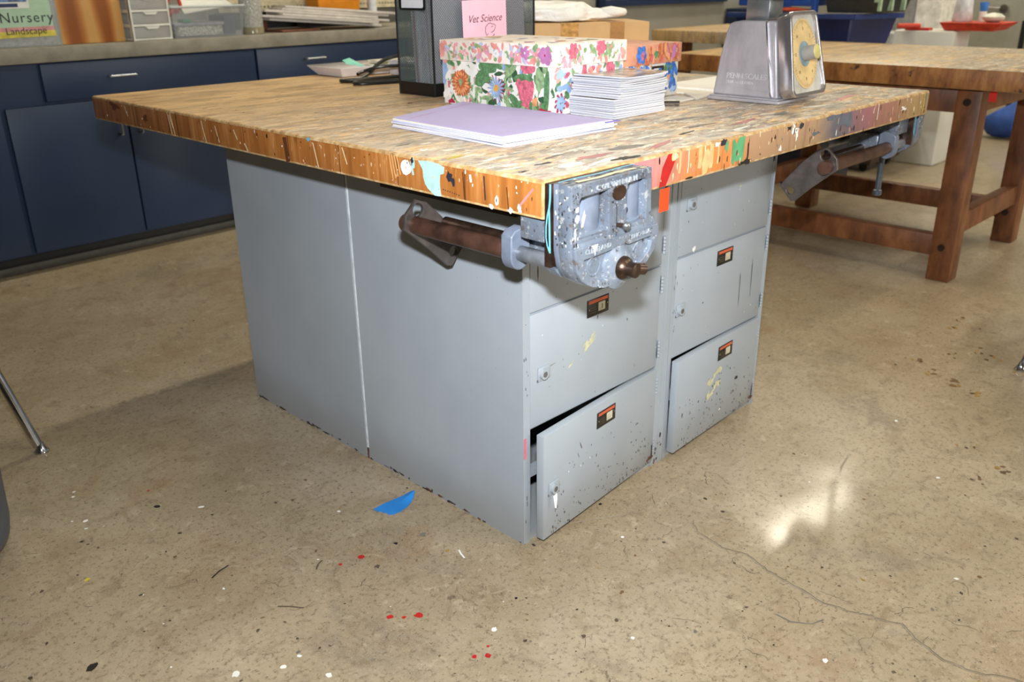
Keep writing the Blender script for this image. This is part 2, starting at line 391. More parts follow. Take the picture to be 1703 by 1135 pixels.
# ------------------------------------------------------------------ room shell
def floor():
    b = MB(); b.poly([(-4, -6, 0), (9, -6, 0), (9, 6, 0), (-4, 6, 0)], 0)
    O, U, W_ = (0, 0, 0), (1, 0, 0), (0, 1, 0)
    mats = [FLOOR, DARK, WHITE, REDP, SPECKDK, SPECKBR, SPECKOCH, flat('crack_dust', (150, 138, 120), .7), flat('crack_brown', (88, 76, 60), .8), flat('grey_spot', (118, 112, 104), .5), YEL, flat('dark_brown_spot', (84, 60, 34), .5)]  # index eight: dark brown for the crack edge, hairlines and specks
    def sp(x, y, r, m, asp=1.0, rot=0): b.blob(O, U, W_, x, y, r, r*asp, m, rot=rot, n=11, irr=.22)
    for x, y, r, m in [(-.62,.472,.012,1),(-.458,.279,.0075,2),(-.394,.236,.0065,2),(-.352,.164,.006,2),(-.361,.239,.0045,2),(-.25,.798,.006,2),(-.359,.501,.004,2),
                       (-.316,.872,.007,1),(-.082,.043,.006,2),(.986,-.335,.005,2),(-.42,1.07,.005,2),(-.43,1.05,.004,2),(-.45,.93,.006,2),(-.46,.9,.004,2),(-.47,.95,.003,2),
                       (-.19,.205,.006,3),(-.15,.17,.009,3),(-.173,.185,.004,3),(-.154,.019,.005,3),(-.136,.003,.006,3),(-.12,.02,.003,3),(-.116,.39,.007,3),(-.16,.40,.004,3),(-.3,.95,.003,3),
                       (-.28,.14,.004,9),(-.53,.72,.006,10),(.07,-.15,.004,2),(.25,-.42,.0055,2),(.16,-.22,.005,9),(.63,-.5,.005,2),(.3,.05,.004,2),(1.2,-.15,.006,2),(-.05,.56,.004,2),(.02,.36,.008,9)]:
        sp(x, y, r, m, random.uniform(.6, .95), random.uniform(0, 3))
    for x, y, l, an, m in [(-.337,.554,.045,.3,1),(-.19,.43,.03,.6,8),(-.3,.36,.05,-.9,8),(.03,.25,.03,1.2,2),(.9,-.15,.08,.2,7),(.33,.12,.16,-.55,7),(.55,.23,.2,-.5,7)]:
        dx, dy = math.cos(an)*l/2, math.sin(an)*l/2
        b.ribbon(O, U, W_, [(x-dx, y-dy), (x, y+.003), (x+dx, y+dy)], .0035, m)
    rnd = random.Random(3)
    for k in range(1500):
        x = rnd.uniform(-1.0, 3.2); y = rnd.uniform(-1.1, 3.0)
        if -.0 < x < 1.06 and .17 < y < 1.24: continue
        x, y = (x, y) if k > 700 else (rnd.uniform(-.8, .9), rnd.uniform(-.8, .9))
        r = rnd.choice([.0008, .001, .0014, .002, .002, .003, .0045]); m = rnd.choice([4, 4, 4, 8, 8, 5, 5, 6, 9, 2, 4, 1])
        if m == 2: r *= .5
        b.blob(O, U, W_, x, y, r, r*rnd.uniform(.5, 1), m, rot=rnd.uniform(0, 3), n=8, irr=.35, h=.0003)
    for k in range(110):
        x = rnd.uniform(-.8, .7); y = rnd.uniform(-.9, 1.2); an = rnd.uniform(0, 6.3); pp = [(x, y)]
        if -.05 < x < 1.1 and .1 < y < 1.24: continue
        for j in range(rnd.randint(3, 9)): an += rnd.uniform(-.9, .9); l = rnd.uniform(.004, .012); pp.append((pp[-1][0]+l*math.cos(an), pp[-1][1]+l*math.sin(an)))
        b.ribbon(O, U, W_, pp, rnd.uniform(.0005, .0010), rnd.choice([8, 8, 4]), h=.0003)
    for x, y, r in ((2.08,.0,.012),(2.0,-.02,.014),(1.84,-.14,.013),(1.80,-.2,.016),(1.9,.03,.01),(1.75,-.1,.012),(1.58,-.11,.02),(1.53,-.18,.024),(1.50,-.24,.016),(1.62,-.03,.016),(1.2,-.33,.01),(1.12,-.44,.014),(1.05,-.4,.01)):
        for j in range(4): b.blob(O, U, W_, x+rnd.uniform(-.03, .03), y+rnd.uniform(-.02, .02), r*rnd.uniform(.3, .8), r*rnd.uniform(.2, .5), rnd.choice([5, 6, 11, 11]), rot=.6, n=10, irr=.4, h=.00032+.00001*j)
    crack = [(.452,-.018),(.437,-.03),(.423,-.052),(.408,-.12),(.418,-.15),(.422,-.173),(.408,-.215),(.398,-.25),(.397,-.284),(.387,-.35),(.401,-.401),(.41,-.42),(.417,-.449),(.428,-.477),(.404,-.519),(.387,-.565),(.393,-.611),(.422,-.658),(.43,-.75),(.41,-.85)]
    cc = []
    for (a, c_) in zip(crack, crack[1:]):
        for k in range(4):
            t = k/4; cc.append((a[0]+(c_[0]-a[0])*t + rnd.uniform(-.0025, .0025), a[1]+(c_[1]-a[1])*t + rnd.uniform(-.0025, .0025)))
    b.ribbon(O, U, W_, cc, .0032, 7, h=.0004); b.ribbon(O, U, W_, [(x+.0016, y-.0012) for x, y in cc], .0012, 8, h=.0006)
    b.ribbon(O, U, W_, [(.30,-.30),(.30,-.33),(.32,-.36),(.345,-.37)], .003, 9)
    return struct(b.build('floor', mats))
floor()
WALLM = flat('grey_wall_paint', (150, 146, 136), .6, var=.03, scale=3); CEILM = flat('ceiling_white', (205, 205, 198), .8, var=.03)
struct(MB().box((-4, -6, 4.5), (9, 6, 4.6)).build('ceiling', CEILM))
RB = Matrix.Translation(V((-.015, 2.86, 0))) @ Matrix.Rotation(math.radians(1.72), 4, 'Z')   # the counter wall's own frame
struct(MB(RB).box((-4, .62, 0), (9, .75, 4.52)).build('wall_back', WALLM))
struct(MB().box((8.0, -6, 0), (8.15, 6, 4.52)).build('wall_right', WALLM))
struct(MB().box((-4.1, -6, 0), (-4.0, 6, 4.52)).build('wall_left', flat('dark_wall', (92, 88, 80), .7)))
struct(MB().box((-4, -6.1, 0), (9, -6, 4.52)).build('wall_front', WALLM))
d = struct(MB().box((7.93, 1.58, 0), (8.0, 2.75, 2.15), 0, .004).build('door_1', flat('grey_door_paint', (152, 150, 138), .5, var=.03)))
h = MB(); h.cyl((7.93, 1.78, .80), (7.87, 1.78, .80), .035); h.cyl((7.885, 1.78, .80), (7.885, 1.94, .805), .013); h.build('door_handle', CHROME, d)

# ------------------------------------------------------------------ counter run along the wall
def counter():
    t = thing('base_cabinet', 'navy blue base cabinet with two doors and a wide drawer along the back wall', 'cabinet', (-.015, 2.86, 0), math.radians(1.72))
    b = MB(RB); b.box((-1.4, .02, .075), (1.252, .6, .80)); b.build('body', NAVY, t)
    b = MB(RB); b.box((-1.4, .07, 0), (1.25, .58, .075)); b.build('kick_board', flat('dark_kick', (46, 44, 40), .6), t)
    def front(x0, x1, z0, z1, nm, hx=None, hz=None, vert=False, parent=t):
        o = MB(RB).box((x0, 0, z0), (x1, .019, z1), 0, .0025).build(nm, NAVY, parent)
        if hx is not None:
            h = MB(RB)
            pts = [(hx, 0, hz), (hx, -.028, hz), (hx+(0 if vert else .105), -.028, hz-(.1 if vert else 0)), (hx+(0 if vert else .105), 0, hz-(.1 if vert else 0))]
            for p, q in zip(pts, pts[1:]): h.cyl(p, q, .0045, seg=10)
            h.build('handle', STEELGR, o)
    front(.313, 1.246, .657, .797, 'drawer', .566, .735)
    front(-.9, .14, .657, .797, 'drawer')
    front(.158, .612, .083, .645, 'door', .574, .605, True); front(.619, 1.075, .083, .645, 'door', .66, .605, True)
    front(-.36, .138, .083, .645, 'door'); front(1.085, 1.246, .083, .645, 'door')
    t2 = thing('base_cabinet', 'navy blue base cabinet with a chrome handled drawer behind the stationery tray', 'cabinet', (-.015, 2.86, 0), math.radians(1.72))
    b = MB(RB); b.box((1.254, .02, .075), (2.95, .6, .80)); b.build('body', NAVY, t2)
    b = MB(RB); b.box((1.252, .07, 0), (2.93, .58, .075)); b.build('kick_board', flat('dark_kick', (46, 44, 40), .6), t2)
    front(1.258, 2.15, .657, .797, 'drawer', 1.512, .74, parent=t2); front(2.16, 2.94, .657, .797, 'drawer', parent=t2)
    front(1.258, 1.70, .083, .645, 'door', parent=t2); front(1.71, 2.15, .083, .645, 'door', parent=t2); front(2.16, 2.94, .083, .645, 'door', parent=t2)
    n = N('worn_grey_laminate', .5); g = n.noise(14, 4, .6)
    CT = n.done(n.ramp(g, [(.35, (128, 122, 108)), (.65, (150, 144, 130))]))
    b = MB(RB); b.box((-1.45, -.02, .803), (2.97, .616, .859), 0, .004)
    tag(b.build('countertop', [CT]), 'long grey laminate countertop running over the navy base cabinets', 'countertop')
    b = MB(RB); b.box((-1.4, .05, 0), (2.93, .0695, .035), 0, .008)
    struct(b.build('baseboard_back', flat('rubber_base', (70, 68, 64), .5)))
counter()
CZ = .860
# ---- things standing on the counter (coordinates in the counter's frame)
def counter_things():
    # clear file tote with a handwritten sheet
    t = thing('file_tote', 'clear plastic file tote with a pale green sheet reading Nursery Landscape', 'tote', RB @ V((.18, .12, CZ)), math.radians(1.72))
    CLR = m_clear('clear_plastic', (200, 206, 204), .32, .2)
    b = MB(RB); x0, x1, y0, y1, z1 = .0, .428, .035, .33, CZ+.27
    b.box((x0, y0, CZ), (x1, y1, CZ+.004)); b.box((x0, y0, CZ), (x1, y0+.004, z1)); b.box((x0, y1-.004, CZ), (x1, y1, z1)); b.box((x0, y0, CZ), (x0+.004, y1, z1)); b.box((x1-.004, y0, CZ), (x1, y1, z1))
    b.build('body', CLR, t)
    b = MB(RB); b.box((x0-.008, y0-.008, z1), (x1+.008, y1+.008, z1+.02), 0, .005); b.build('lid', flat('lime_lid', (150, 168, 70), .5), t)
    b = MB(RB); y = y0 - .0015
    b.box((.03, y-.001, CZ+.065), (.405, y, CZ+.26), 0)
    U, W_ = RB.to_3x3() @ V((1, 0, 0)), V((0, 0, 1))
    p = lambda x, z: (x, y-.0016, z)
    I = (1, 0, 0); Z = (0, 0, 1)
    b.poly([p(.03, CZ+.055), p(.405, CZ+.057), p(.405, CZ+.072), p(.03, CZ+.070)], 1)
    b.poly([p(.03, CZ+.032), p(.41, CZ+.036), p(.407, CZ+.057), p(.03, CZ+.055)], 2)
    b.poly([p(.215, CZ+.138), p(.33, CZ+.138), p(.33, CZ+.26), p(.215, CZ+.26)], 3)
    q = lambda x, z: (x, y-.0022, z)
    b.poly([q(.221, CZ+.142), q(.29, CZ+.142), q(.29, CZ+.155), q(.221, CZ+.155)], 4)
    b.poly([q(.221, CZ+.16), q(.324, CZ+.16), q(.324, CZ+.25), q(.221, CZ+.25)], 5)
    b.text('Nursery', (.215, y-.0022, CZ+.088), I, Z, .052, 6, space=1.12); b.text('Landscape', (.228, y-.0022, CZ+.046), I, Z, .036, 6)
    b.build('label_sheet', [flat('pale_green_paper', (176, 208, 180), .7, var=.03), flat('pink_paper_strip', (214, 150, 150), .7), flat('yellow_paper', (214, 200, 84), .7), WHITE,
             flat('navy_print', (40, 52, 96), .6), flat('photo_print', (86, 110, 150), .5, var=.5, scale=60), INK], t)
    b = MB(RB)
    for k in range(5): b.box((.02, .05+.05*k, CZ+.005), (.41, .05+.05*k+.03, CZ+.04+.03*(k % 2)))
    tag(b.build('paper_bundle', flat('mixed_papers', (170, 168, 170), .7, var=.3, scale=50)), 'bundle of papers lying inside the clear file tote', 'papers')
    # plywood
    b = MB(RB); b.box((.438, .06, CZ), (.692, .085, CZ+.45), 0, .002)
    tag(b.build('plywood_board', PLY), 'upright plywood board with orange grain between file tote and white drawers', 'board')
    # small white drawer unit
    t = thing('drawer_organizer', 'small white plastic three-drawer organizer on the countertop', 'organizer', RB @ V((.80, .1, CZ)), math.radians(1.72))
    F = Matrix.Translation(V((.702, .01, CZ))) @ Matrix.Rotation(math.radians(4), 4, 'Z'); A = RB @ F; w, dp, hh = .178, .2, .175
    WP = flat('white_plastic', (232, 232, 222), .35, var=.03); FR = m_clear('frosted_plastic', (205, 204, 200), .55, .35)
    b = MB(A)
    fr = [(0, 0), (w, 0), (w, hh), (0, hh)]; hol = [[(.008, .008+k*.0556), (w-.008, .008+k*.0556), (w-.008, .0556+k*.0556), (.008, .0556+k*.0556)] for k in range(3)]
    b.plate(fr, hol, (0, .012, 0), (1, 0, 0), (0, 0, 1), .012); b.plate(fr, [], (0, dp, 0), (1, 0, 0), (0, 0, 1), .006)
    hs = [[(.016, .01+k*.0556), (dp-.02, .01+k*.0556), (dp-.02, .0536+k*.0556), (.016, .0536+k*.0556)] for k in range(3)]
    fs = [(0, 0), (dp, 0), (dp, hh), (0, hh)]
    b.plate(fs, hs, (0, 0, 0), (0, 1, 0), (0, 0, 1), .004); b.plate(fs, hs, (w-.004, 0, 0), (0, 1, 0), (0, 0, 1), .004)
    b.box((0, 0, hh-.004), (w, dp, hh)); b.box((0, 0, 0), (w, dp, .004)); b.build('frame', WP, t)
    for k in range(3):
        z = .009+k*.0556; o = MB(A).box((.009, .003, z), (w-.009, dp-.03, z+.044), 0, .002).build('drawer', FR, t)
        pts = [(w/2-.032, -.006, z+.045), (w/2+.032, -.006, z+.045), (w/2+.02, -.006, z+.036), (w/2-.02, -.006, z+.036)]
        MB(A).extr(pts, (0, .01, 0)).build('handle', WP, o)
    # clear tote with odds and ends
    t = thing('storage_tote', 'open clear plastic tote filled with papers and craft odds and ends', 'tote', RB @ V((1.05, .1, CZ)), math.radians(1.72))
    b = MB(RB); x0, x1, y0, y1, z1 = .898, 1.222, .035, .26, CZ+.125
    o_ = .012
    def wall(p0, p1):
        (ax, ay), (bx, by) = p0, p1
        cx, cy = (x0+x1)/2, (y0+y1)/2
        ex = lambda x: x + (o_ if x > cx else -o_); ey = lambda v: v + (o_ if v > cy else -o_)
        b.add([(ax, ay, CZ), (bx, by, CZ), (ex(bx), ey(by), z1), (ex(ax), ey(ay), z1)], [(0, 1, 2, 3)])
    for e in (((x0, y0), (x1, y0)), ((x1, y0), (x1, y1)), ((x1, y1), (x0, y1)), ((x0, y1), (x0, y0))): wall(*e)
    b.box((x0, y0, CZ), (x1, y1, CZ+.003)); b.build('body', m_clear('milky_plastic', (176, 182, 186), .42, .25), t)
    b = MB(RB); b.tube([(x0-.013, y0-.013, z1), (x1+.013, y0-.013, z1), (x1+.013, y1+.013, z1), (x0-.013, y1+.013, z1), (x0-.013, y0-.013, z1)], .005, smooth=0); b.build('rim', m_clear('rim_plastic', (200, 206, 206), .7), t)
    g = 'odds and ends in the clear tote'
    def junk(name, lab, cat, a, c, mt, rot=0):
        R_ = RB @ Matrix.Translation(V(((a[0]+c[0])/2, (a[1]+c[1])/2, 0))) @ Matrix.Rotation(rot, 4, 'Y') @ Matrix.Translation(-V(((a[0]+c[0])/2, (a[1]+c[1])/2, 0)))
        return tag(MB(R_).box(a, c, 0, .003).build(name, mt), lab, cat, g)
    junk('zip_bag', 'clear bag of small white bits at the bottom of the clear tote', 'bag', (.93, .06, CZ+.006), (1.14, .2, CZ+.045), flat('speckled_bag', (196, 192, 180), .4, var=.5, scale=120))
    junk('paper_pad', 'grey paper pad lying flat in the clear tote', 'pad', (.915, .06, CZ+.047), (1.15, .22, CZ+.06), flat('pale_grey_pad', (176, 178, 190), .6))
    junk('green_card', 'bright green card on the grey pad inside the clear tote', 'card', (.95, .05, CZ+.061), (.99, .10, CZ+.075), flat('green_card', (60, 150, 96), .6))
    junk('dark_pouch', 'dark blue grey pouch at the right end of the clear tote', 'pouch', (1.155, .07, CZ+.006), (1.21, .2, CZ+.085), flat('dark_pouch', (70, 74, 96), .7))
    b = MB(RB); b.poly([(.96, .05, CZ+.095), (1.19, .04, CZ+.125), (1.2, .16, CZ+.165), (1.06, .2, CZ+.18), (.98, .14, CZ+.155)]); b.v = b.v + [p+V((0, 0, .003)) for p in b.v]; b.f.append(tuple(range(9, 4, -1))); b.m.append(0)
    for k in range(5): b.f.append((k, (k+1) % 5, 5+(k+1) % 5, 5+k)); b.m.append(0)
    tag(b.build('paper_sheet', flat('folded_white_sheet', (226, 226, 220), .6, var=.03)), 'large folded white sheet leaning out of the clear tote', 'paper', g)
    b = MB(RB); b.tube([(.90, .1, CZ+.12), (.915, .08, CZ+.16), (.93, .09, CZ+.20)], .007); b.tube([(.945, .1, CZ+.10), (.965, .08, CZ+.13), (.95, .1, CZ+.20)], .007); b.cyl((.9, .1, CZ+.08), (.94, .1, CZ+.12), .012)
    tag(b.build('scissors', flat('red_handles', (206, 70, 56), .4)), 'scissors with red handles sticking out of the clear tote', 'scissors', g)
    # glass vase with clear beads
    t = thing('glass_vase', 'tall cylindrical glass vase filled with clear glass gems', 'vase', RB @ V((1.305, .085, CZ)))
    n = N('crackled_glass', .12, 0, .8); n.set('Alpha', .8)
    vv = n.vor(75, 'F1', 'Distance'); cc = n.ramp(vv, [(.1, (236, 236, 228)), (.35, (186, 186, 178)), (.6, (206, 206, 196))]); n.bump(vv, .9, .004); VG = n.done(cc)
    MB(RB).lathe([(.046, 0), (.05, .006), (.05, .26), (.047, .262)], (1.305, .085, CZ+.0), 0, 32).build('glass', VG, t)
    MB(RB).lathe([(.0515, .001), (.0515, .028), (.0505, .03)], (1.305, .085, CZ), 0, 32).build('base_band', m_clear('vase_base', (150, 140, 110), .85, .15), t)
    # stack of white ceiling boards fanned out
    g = 'white boards fanned out on the counter'
    specs = [(1.50, .10, .012, 1.02, -7, .008, CZ+.004), (1.44, .08, .012, 1.05, -9, .009, CZ+.021), (1.55, .10, .014, 1.0, -5, .008, CZ+.038), (1.47, .14, .012, .95, -8, .01, CZ+.055), (1.58, .18, .012, .98, -6, .008, CZ+.072), (1.60, .2, .014, 1.02, -10, .01, CZ+.089)]
    for k, (x, y, th, L_, an, _, z) in enumerate(specs):
        F = RB @ Matrix.Translation(V((x-.09+.012*k, y, CZ+.0525+.0129*k-(x+.012*k-1.5)*.0805))) @ Matrix.Rotation(math.radians(an*1.3), 4, 'Z') @ Matrix.Rotation(math.radians(4.6), 4, 'Y')
        b = MB(F); b.box((0, 0, 0), (.6, .13+.02*(k % 3), .011), 0, .0015)
        tag(b.build('white_board', flat('offwhite_board', (206, 198, 190), .6, var=.06)), ['lowest pinkish white board of the fanned pile, right end hanging over the counter', 'second board from the bottom of the fanned white pile, its tip furthest left',
             'third board up in the fanned white pile', 'fourth board up in the fanned white pile', 'fifth board up, just under the topmost in the fanned white pile', 'topmost white board of the fanned pile below the orange bin'][k], 'board', g)
    b = MB(RB); b.box((1.44, .05, CZ), (1.66, .2, CZ+.010), 0, .003); tag(b.build('reddish_board', flat('red_brown_board', (120, 70, 48), .6)), 'thin reddish brown board beneath the fanned white boards', 'board')
    b = MB(RB); b.box((1.42, .23, CZ), (1.48, .29, CZ+.044), 0, .002); tag(b.build('wood_block', flat('red_brown_board', (120, 70, 48), .6)), 'small brown block propping up the left end of the fanned white boards', 'block')
    # orange bin
    b = MB(RB); b.add([(1.87, .345, CZ+.057), (2.13, .345, CZ+.057), (2.13, .445, CZ+.057), (1.87, .445, CZ+.057), (1.85, .32, CZ+.30), (2.16, .32, CZ+.30), (2.16, .455, CZ+.30), (1.85, .455, CZ+.30)],
        [(0, 3, 2, 1), (4, 5, 6, 7), (0, 1, 5, 4), (1, 2, 6, 5), (2, 3, 7, 6), (3, 0, 4, 7)])
    b.poly([(2.05, .3365, CZ+.13), (2.12, .3365, CZ+.13), (2.13, .3180, CZ+.29), (2.01, .3180, CZ+.29)], 1)
    t = tag(b.build('orange_bin', [flat('orange_plastic', (224, 138, 20), .4, var=.05), flat('cyan_sticker', (150, 206, 220), .5)], bevel=.004), 'orange yellow plastic bin behind the white boards with pale blue sticker', 'bin')
    b = MB(RB); b.cyl((2.235, .36, CZ+.0), (2.235, .36, CZ+.2), .026)
    tag(b.build('white_bottle', flat('white_tube', (220, 222, 224), .3)), 'white cylindrical bottle between orange bin and mesh file', 'bottle')
    b = MB(RB); b.box((1.80, .34, CZ+.0), (2.20, .455, CZ+.056), 0, .004)
    tag(b.build('dark_crate', flat('dark_crate', (34, 38, 50), .5)), 'dark crate holding up the orange bin at the back of the counter', 'crate')
    # slotted cream shelf rail on the wall
    b = MB(RB)
    holes = [[(.035+k*.022, .018), (.047+k*.022, .018), (.047+k*.022, .026), (.035+k*.022, .026)] for k in range(60)]
    b.plate([(0, 0), (1.39, 0), (1.39, .075), (0, .075)], holes, (1.36, .46, CZ+.082), (1, 0, 0), (0, 0, 1), .003)
    b.box((1.36, .46, CZ+.157), (2.75, .60, CZ+.16)); b.box((1.36, .46, CZ+.082), (1.363, .60, CZ+.157)); b.box((2.747, .46, CZ+.082), (2.75, .6, CZ+.157))
    for xx in (1.37, 2.3, 2.74): b.box((xx, .57, CZ), (xx+.02, .6, CZ+.1))
    tag(b.build('slotted_shelf', flat('cream_enamel', (206, 194, 160), .5)), 'cream slotted steel shelf standing at the back of the counter', 'shelf')
    b = MB(RB); b.box((1.40, .48, CZ), (2.2, .56, CZ+.075)); tag(b.build('dark_case', flat('dark_case', (30, 33, 42), .5)), 'dark case in the shade under the cream slotted shelf', 'case')
counter_things()

# ------------------------------------------------------------------ the workbench
LX, LY, TH, H = 1.482, 1.645, .061, .80
def bench_top():
    bm = bmesh.new()
    vs = [bm.verts.new(p) for p in [(0,0,H-TH),(LX,0,H-TH),(LX,LY,H-TH),(0,LY,H-TH),(0,0,H),(LX,0,H),(LX,LY,H),(0,LY,H)]]
    for f in [(0,3,2,1),(4,5,6,7),(0,1,5,4),(1,2,6,5),(2,3,7,6),(3,0,4,7)]: bm.faces.new([vs[i] for i in f])
    bmesh.ops.bevel(bm, geom=bm.edges[:], offset=.0055, segments=2, profile=.5, affect='EDGES'); bm.verts.index_update(); bm.normal_update()
    b = MB(); ms = []
    for f in bm.faces:
        n_ = f.normal
        ms.append(0 if abs(n_.z) > .99 else 1 if abs(n_.x) > .99 else 2 if abs(n_.y) > .99 else 3)
    b.add([tuple(v.co) for v in bm.verts], [tuple(v.index for v in f.verts) for f in bm.faces], ms); bm.free()
    mats = [TOP, END, SIDE, WORN, TEAL, WHITE, CREAM, DARK, REDP, GREENP, YEL, PEACH, SKYB, BLUEG, INK, flat('brown_stain', (96, 54, 28), .5), flat('pink_smear', (190, 130, 128), .5), flat('grey_smear', (128, 122, 116), .5)]
    # left face x=0 : u = -Y direction so that the normal points to -X
    O, U, W_ = (0, 0, 0), (0, -1, 0), (0, 0, 1)
    P = lambda y, z: (-y, z)
    def rib(y0, z0, y1, z1, w, m, taper=False): b.ribbon(O, U, W_, [P(y0, z0), P((y0+y1)/2, (z0+z1)/2), P(y1, z1)], w, m, taper=taper)
    def bl(y, z, ry, rz, m, **k): b.blob(O, U, W_, -y, z, ry, rz, m, **k)
    pts = [(.288,.795),(.262,.797),(.238,.796),(.221,.792),(.223,.781),(.232,.778),(.234,.765),(.233,.752),(.231,.742),(.240,.741),(.249,.741),(.256,.745),(.265,.75),(.272,.757),(.276,.768),(.277,.781)]
    b.poly([(-.0005, y, z) for y, z in pts], 4)
    bl(.322, .778, .015, .013, 5, irr=.15); bl(.302, .789, .007, .008, 4); rib(.306, .785, .302, .768, .005, 4); bl(.304, .793, .004, .005, 14)
    for k in range(4): rib(.366-.007*k, .796, .358-.007*k, .752+.004*k, .0022, 11)
    bl(.208, .777, .007, .009, 14, irr=.4); bl(.202, .771, .005, .007, 14, irr=.4); rib(.128, .79, .126, .752, .003, 14); rib(.160, .788, .158, .776, .005, 5)
    for k in range(8): bl(.226-.0055*k, .7545-.0006*k, .0014, .0012, 14, n=6)
    rib(.177, .79, .174, .745, .003, 15); rib(.078, .78, .074, .742, .0025, 15)
    bl(.10, .755, .004, .008, 5, irr=.4); bl(.112, .744, .005, .004, 5, irr=.4); bl(.05, .75, .0045, .006, 5, irr=.5); rib(.05, .755, .022, .785, .004, 16); bl(.071, .744, .006, .004, 5, irr=.5)
    for y, a, c_ in ((1.205,.795,.745),(1.19,.795,.742),(1.196,.79,.760),(1.04,.79,.742),(1.44,.79,.765),(.98,.785,.75),(.9,.785,.765),(.6,.79,.745),(.505,.792,.762),(.86,.76,.745)): rib(y, a, y-.012, c_, .003, 6, taper=False)
    rib(1.163, .797, 1.161, .742, .003, 7); rib(.70, .79, .695, .742, .014, 15); rib(1.395, .795, 1.39, .742, .002, 7)
    bl(1.5, .785, .03, .008, 15, irr=.5); bl(1.33, .77, .01, .01, 15, irr=.5); bl(.615, .795, .006, .004, 12)
    for k in range(60):
        y = random.uniform(.01, .7) ** 1.0; z = random.uniform(.743, .795); m = random.choice([6, 11, 5, 6, 15, 11, 16, 15])
        bl(y, z, random.uniform(.0006, .0017), random.uniform(.0008, .004), m, irr=.4, n=7)
    for k in range(26):
        bl(random.uniform(.7, 1.62), random.uniform(.745, .795), random.uniform(.001, .003), random.uniform(.001, .005), random.choice([6, 15, 7, 5]), irr=.4, n=7)
    # right face y=0
    O, U = (0, 0, 0), (1, 0, 0)
    def bl2(x, z, rx, rz, m, **k): b.blob(O, U, W_, x, z, rx, rz, m, **k)
    b.poly([(.292,-.0005,.742),(.312,-.0005,.742),(.345,-.0005,.795),(.315,-.0005,.796),(.300,-.0005,.775)], 8)
    b.poly([(.522,-.0005,.792),(.53,-.0005,.795),(.538,-.0005,.784),(.546,-.0005,.796),(.568,-.0005,.796),(.566,-.0005,.765),(.562,-.0005,.747),(.554,-.0005,.753),(.545,-.0005,.75),(.536,-.0005,.754),(.53,-.0005,.745),(.524,-.0005,.752)], 9)
    bl2(.503, .785, .006, .011, 9, irr=.4)
    for x, w, m in ((1.168,.003,5),(1.448,.004,10),(1.46,.006,17),(.352,.006,11),(.43,.004,6),(.415,.012,11),(.452,.012,11),(.475,.006,11),(.378,.002,5)):
        l = random.uniform(.03, .045) if m != 10 else .045
        b.ribbon(O, U, W_, [(x, .796), (x+.001, .79-l/2), (x-.001, .795-l)], w, m)
    bl2(.335, .79, .012, .007, 11, irr=.3); bl2(.44, .775, .02, .015, 11, irr=.5, drip=1.2); bl2(.575, .745, .02, .005, 7, irr=.4); bl2(.582, .76, .003, .03, 7, irr=.4)
    bl2(.76, .786, .012, .01, 5, irr=.6, n=16); bl2(.775, .772, .006, .012, 5, irr=.6); bl2(.79, .79, .01, .006, 14, irr=.5); bl2(.74, .79, .01, .004, 7, irr=.5)
    bl2(.93, .79, .03, .006, 13, irr=.4); bl2(1.0, .778, .04, .016, 13, irr=.45, n=18); bl2(.86, .765, .015, .004, 13, irr=.5); bl2(.71, .752, .006, .006, 5, irr=.5)
    bl2(.49, .795, .012, .005, 14, irr=.5); bl2(.47, .792, .008, .004, 5, irr=.5); bl2(.385, .745, .012, .002, 7); bl2(1.32, .77, .012, .006, 5, irr=.6)
    for k in range(90):
        x = random.uniform(.22, 1.46); bl2(x, random.uniform(.743, .796), random.uniform(.001, .003), random.uniform(.002, .009), random.choice([6, 11, 5, 7, 17, 15, 16]), irr=.4, n=7)
    # paint on top
    O, U, Y_ = (0, 0, H), (1, 0, 0), (0, 1, 0)
    def tp(x, y, rx, ry, m, **k): b.blob(O, U, Y_, x, y, rx, ry, m, **k)
    for x, y, rx, ry, m in ((.12,.05,.03,.012,5),(.17,.03,.05,.006,5),(.05,.12,.02,.006,5),(.2,.07,.04,.01,16),(.10,.09,.02,.004,14),(.22,.02,.03,.008,7),(.07,.18,.03,.005,5),(.04,.24,.02,.006,10),
                           (.16,.12,.03,.005,17),(.3,.08,.04,.012,17),(.36,.05,.05,.008,16),(.42,.12,.05,.006,5),(.5,.09,.03,.004,14),(.6,.12,.05,.006,17),(.7,.08,.06,.006,16),(.62,.04,.04,.006,5),(.85,.08,.04,.008,17),
                           (.05,.33,.01,.01,5),(.06,.4,.02,.004,17),(.12,.62,.012,.004,5),(.45,.85,.008,.006,14),(1.0,.08,.05,.01,5),(1.2,.1,.07,.012,16),(1.3,.15,.05,.008,17),(.65,.2,.05,.006,17),(.5,.2,.03,.006,5),(.03,.07,.012,.004,14)):
        tp(x, y, rx, ry, m, irr=.45, n=16, rot=random.uniform(-.25, .25))
    for k in range(140):
        x = random.random()**1.1 * 1.44 + .01; y = random.random()**1.7 * 1.5 + .01; s_ = random.uniform(.4, 1.2)
        tp(x, y, .006*s_, .0016*s_, random.choice([5, 5, 6, 7, 17, 15, 16, 17, 14]), irr=.45, n=8, rot=random.uniform(-.5, .5))
    clampmb(b, (0, LX), (0, LY), (H-TH, H), .0012)
    tag(b.build('bench_top', mats), 'thick maple workbench top, paint spattered, resting on grey steel lockers', 'workbench top')
bench_top()

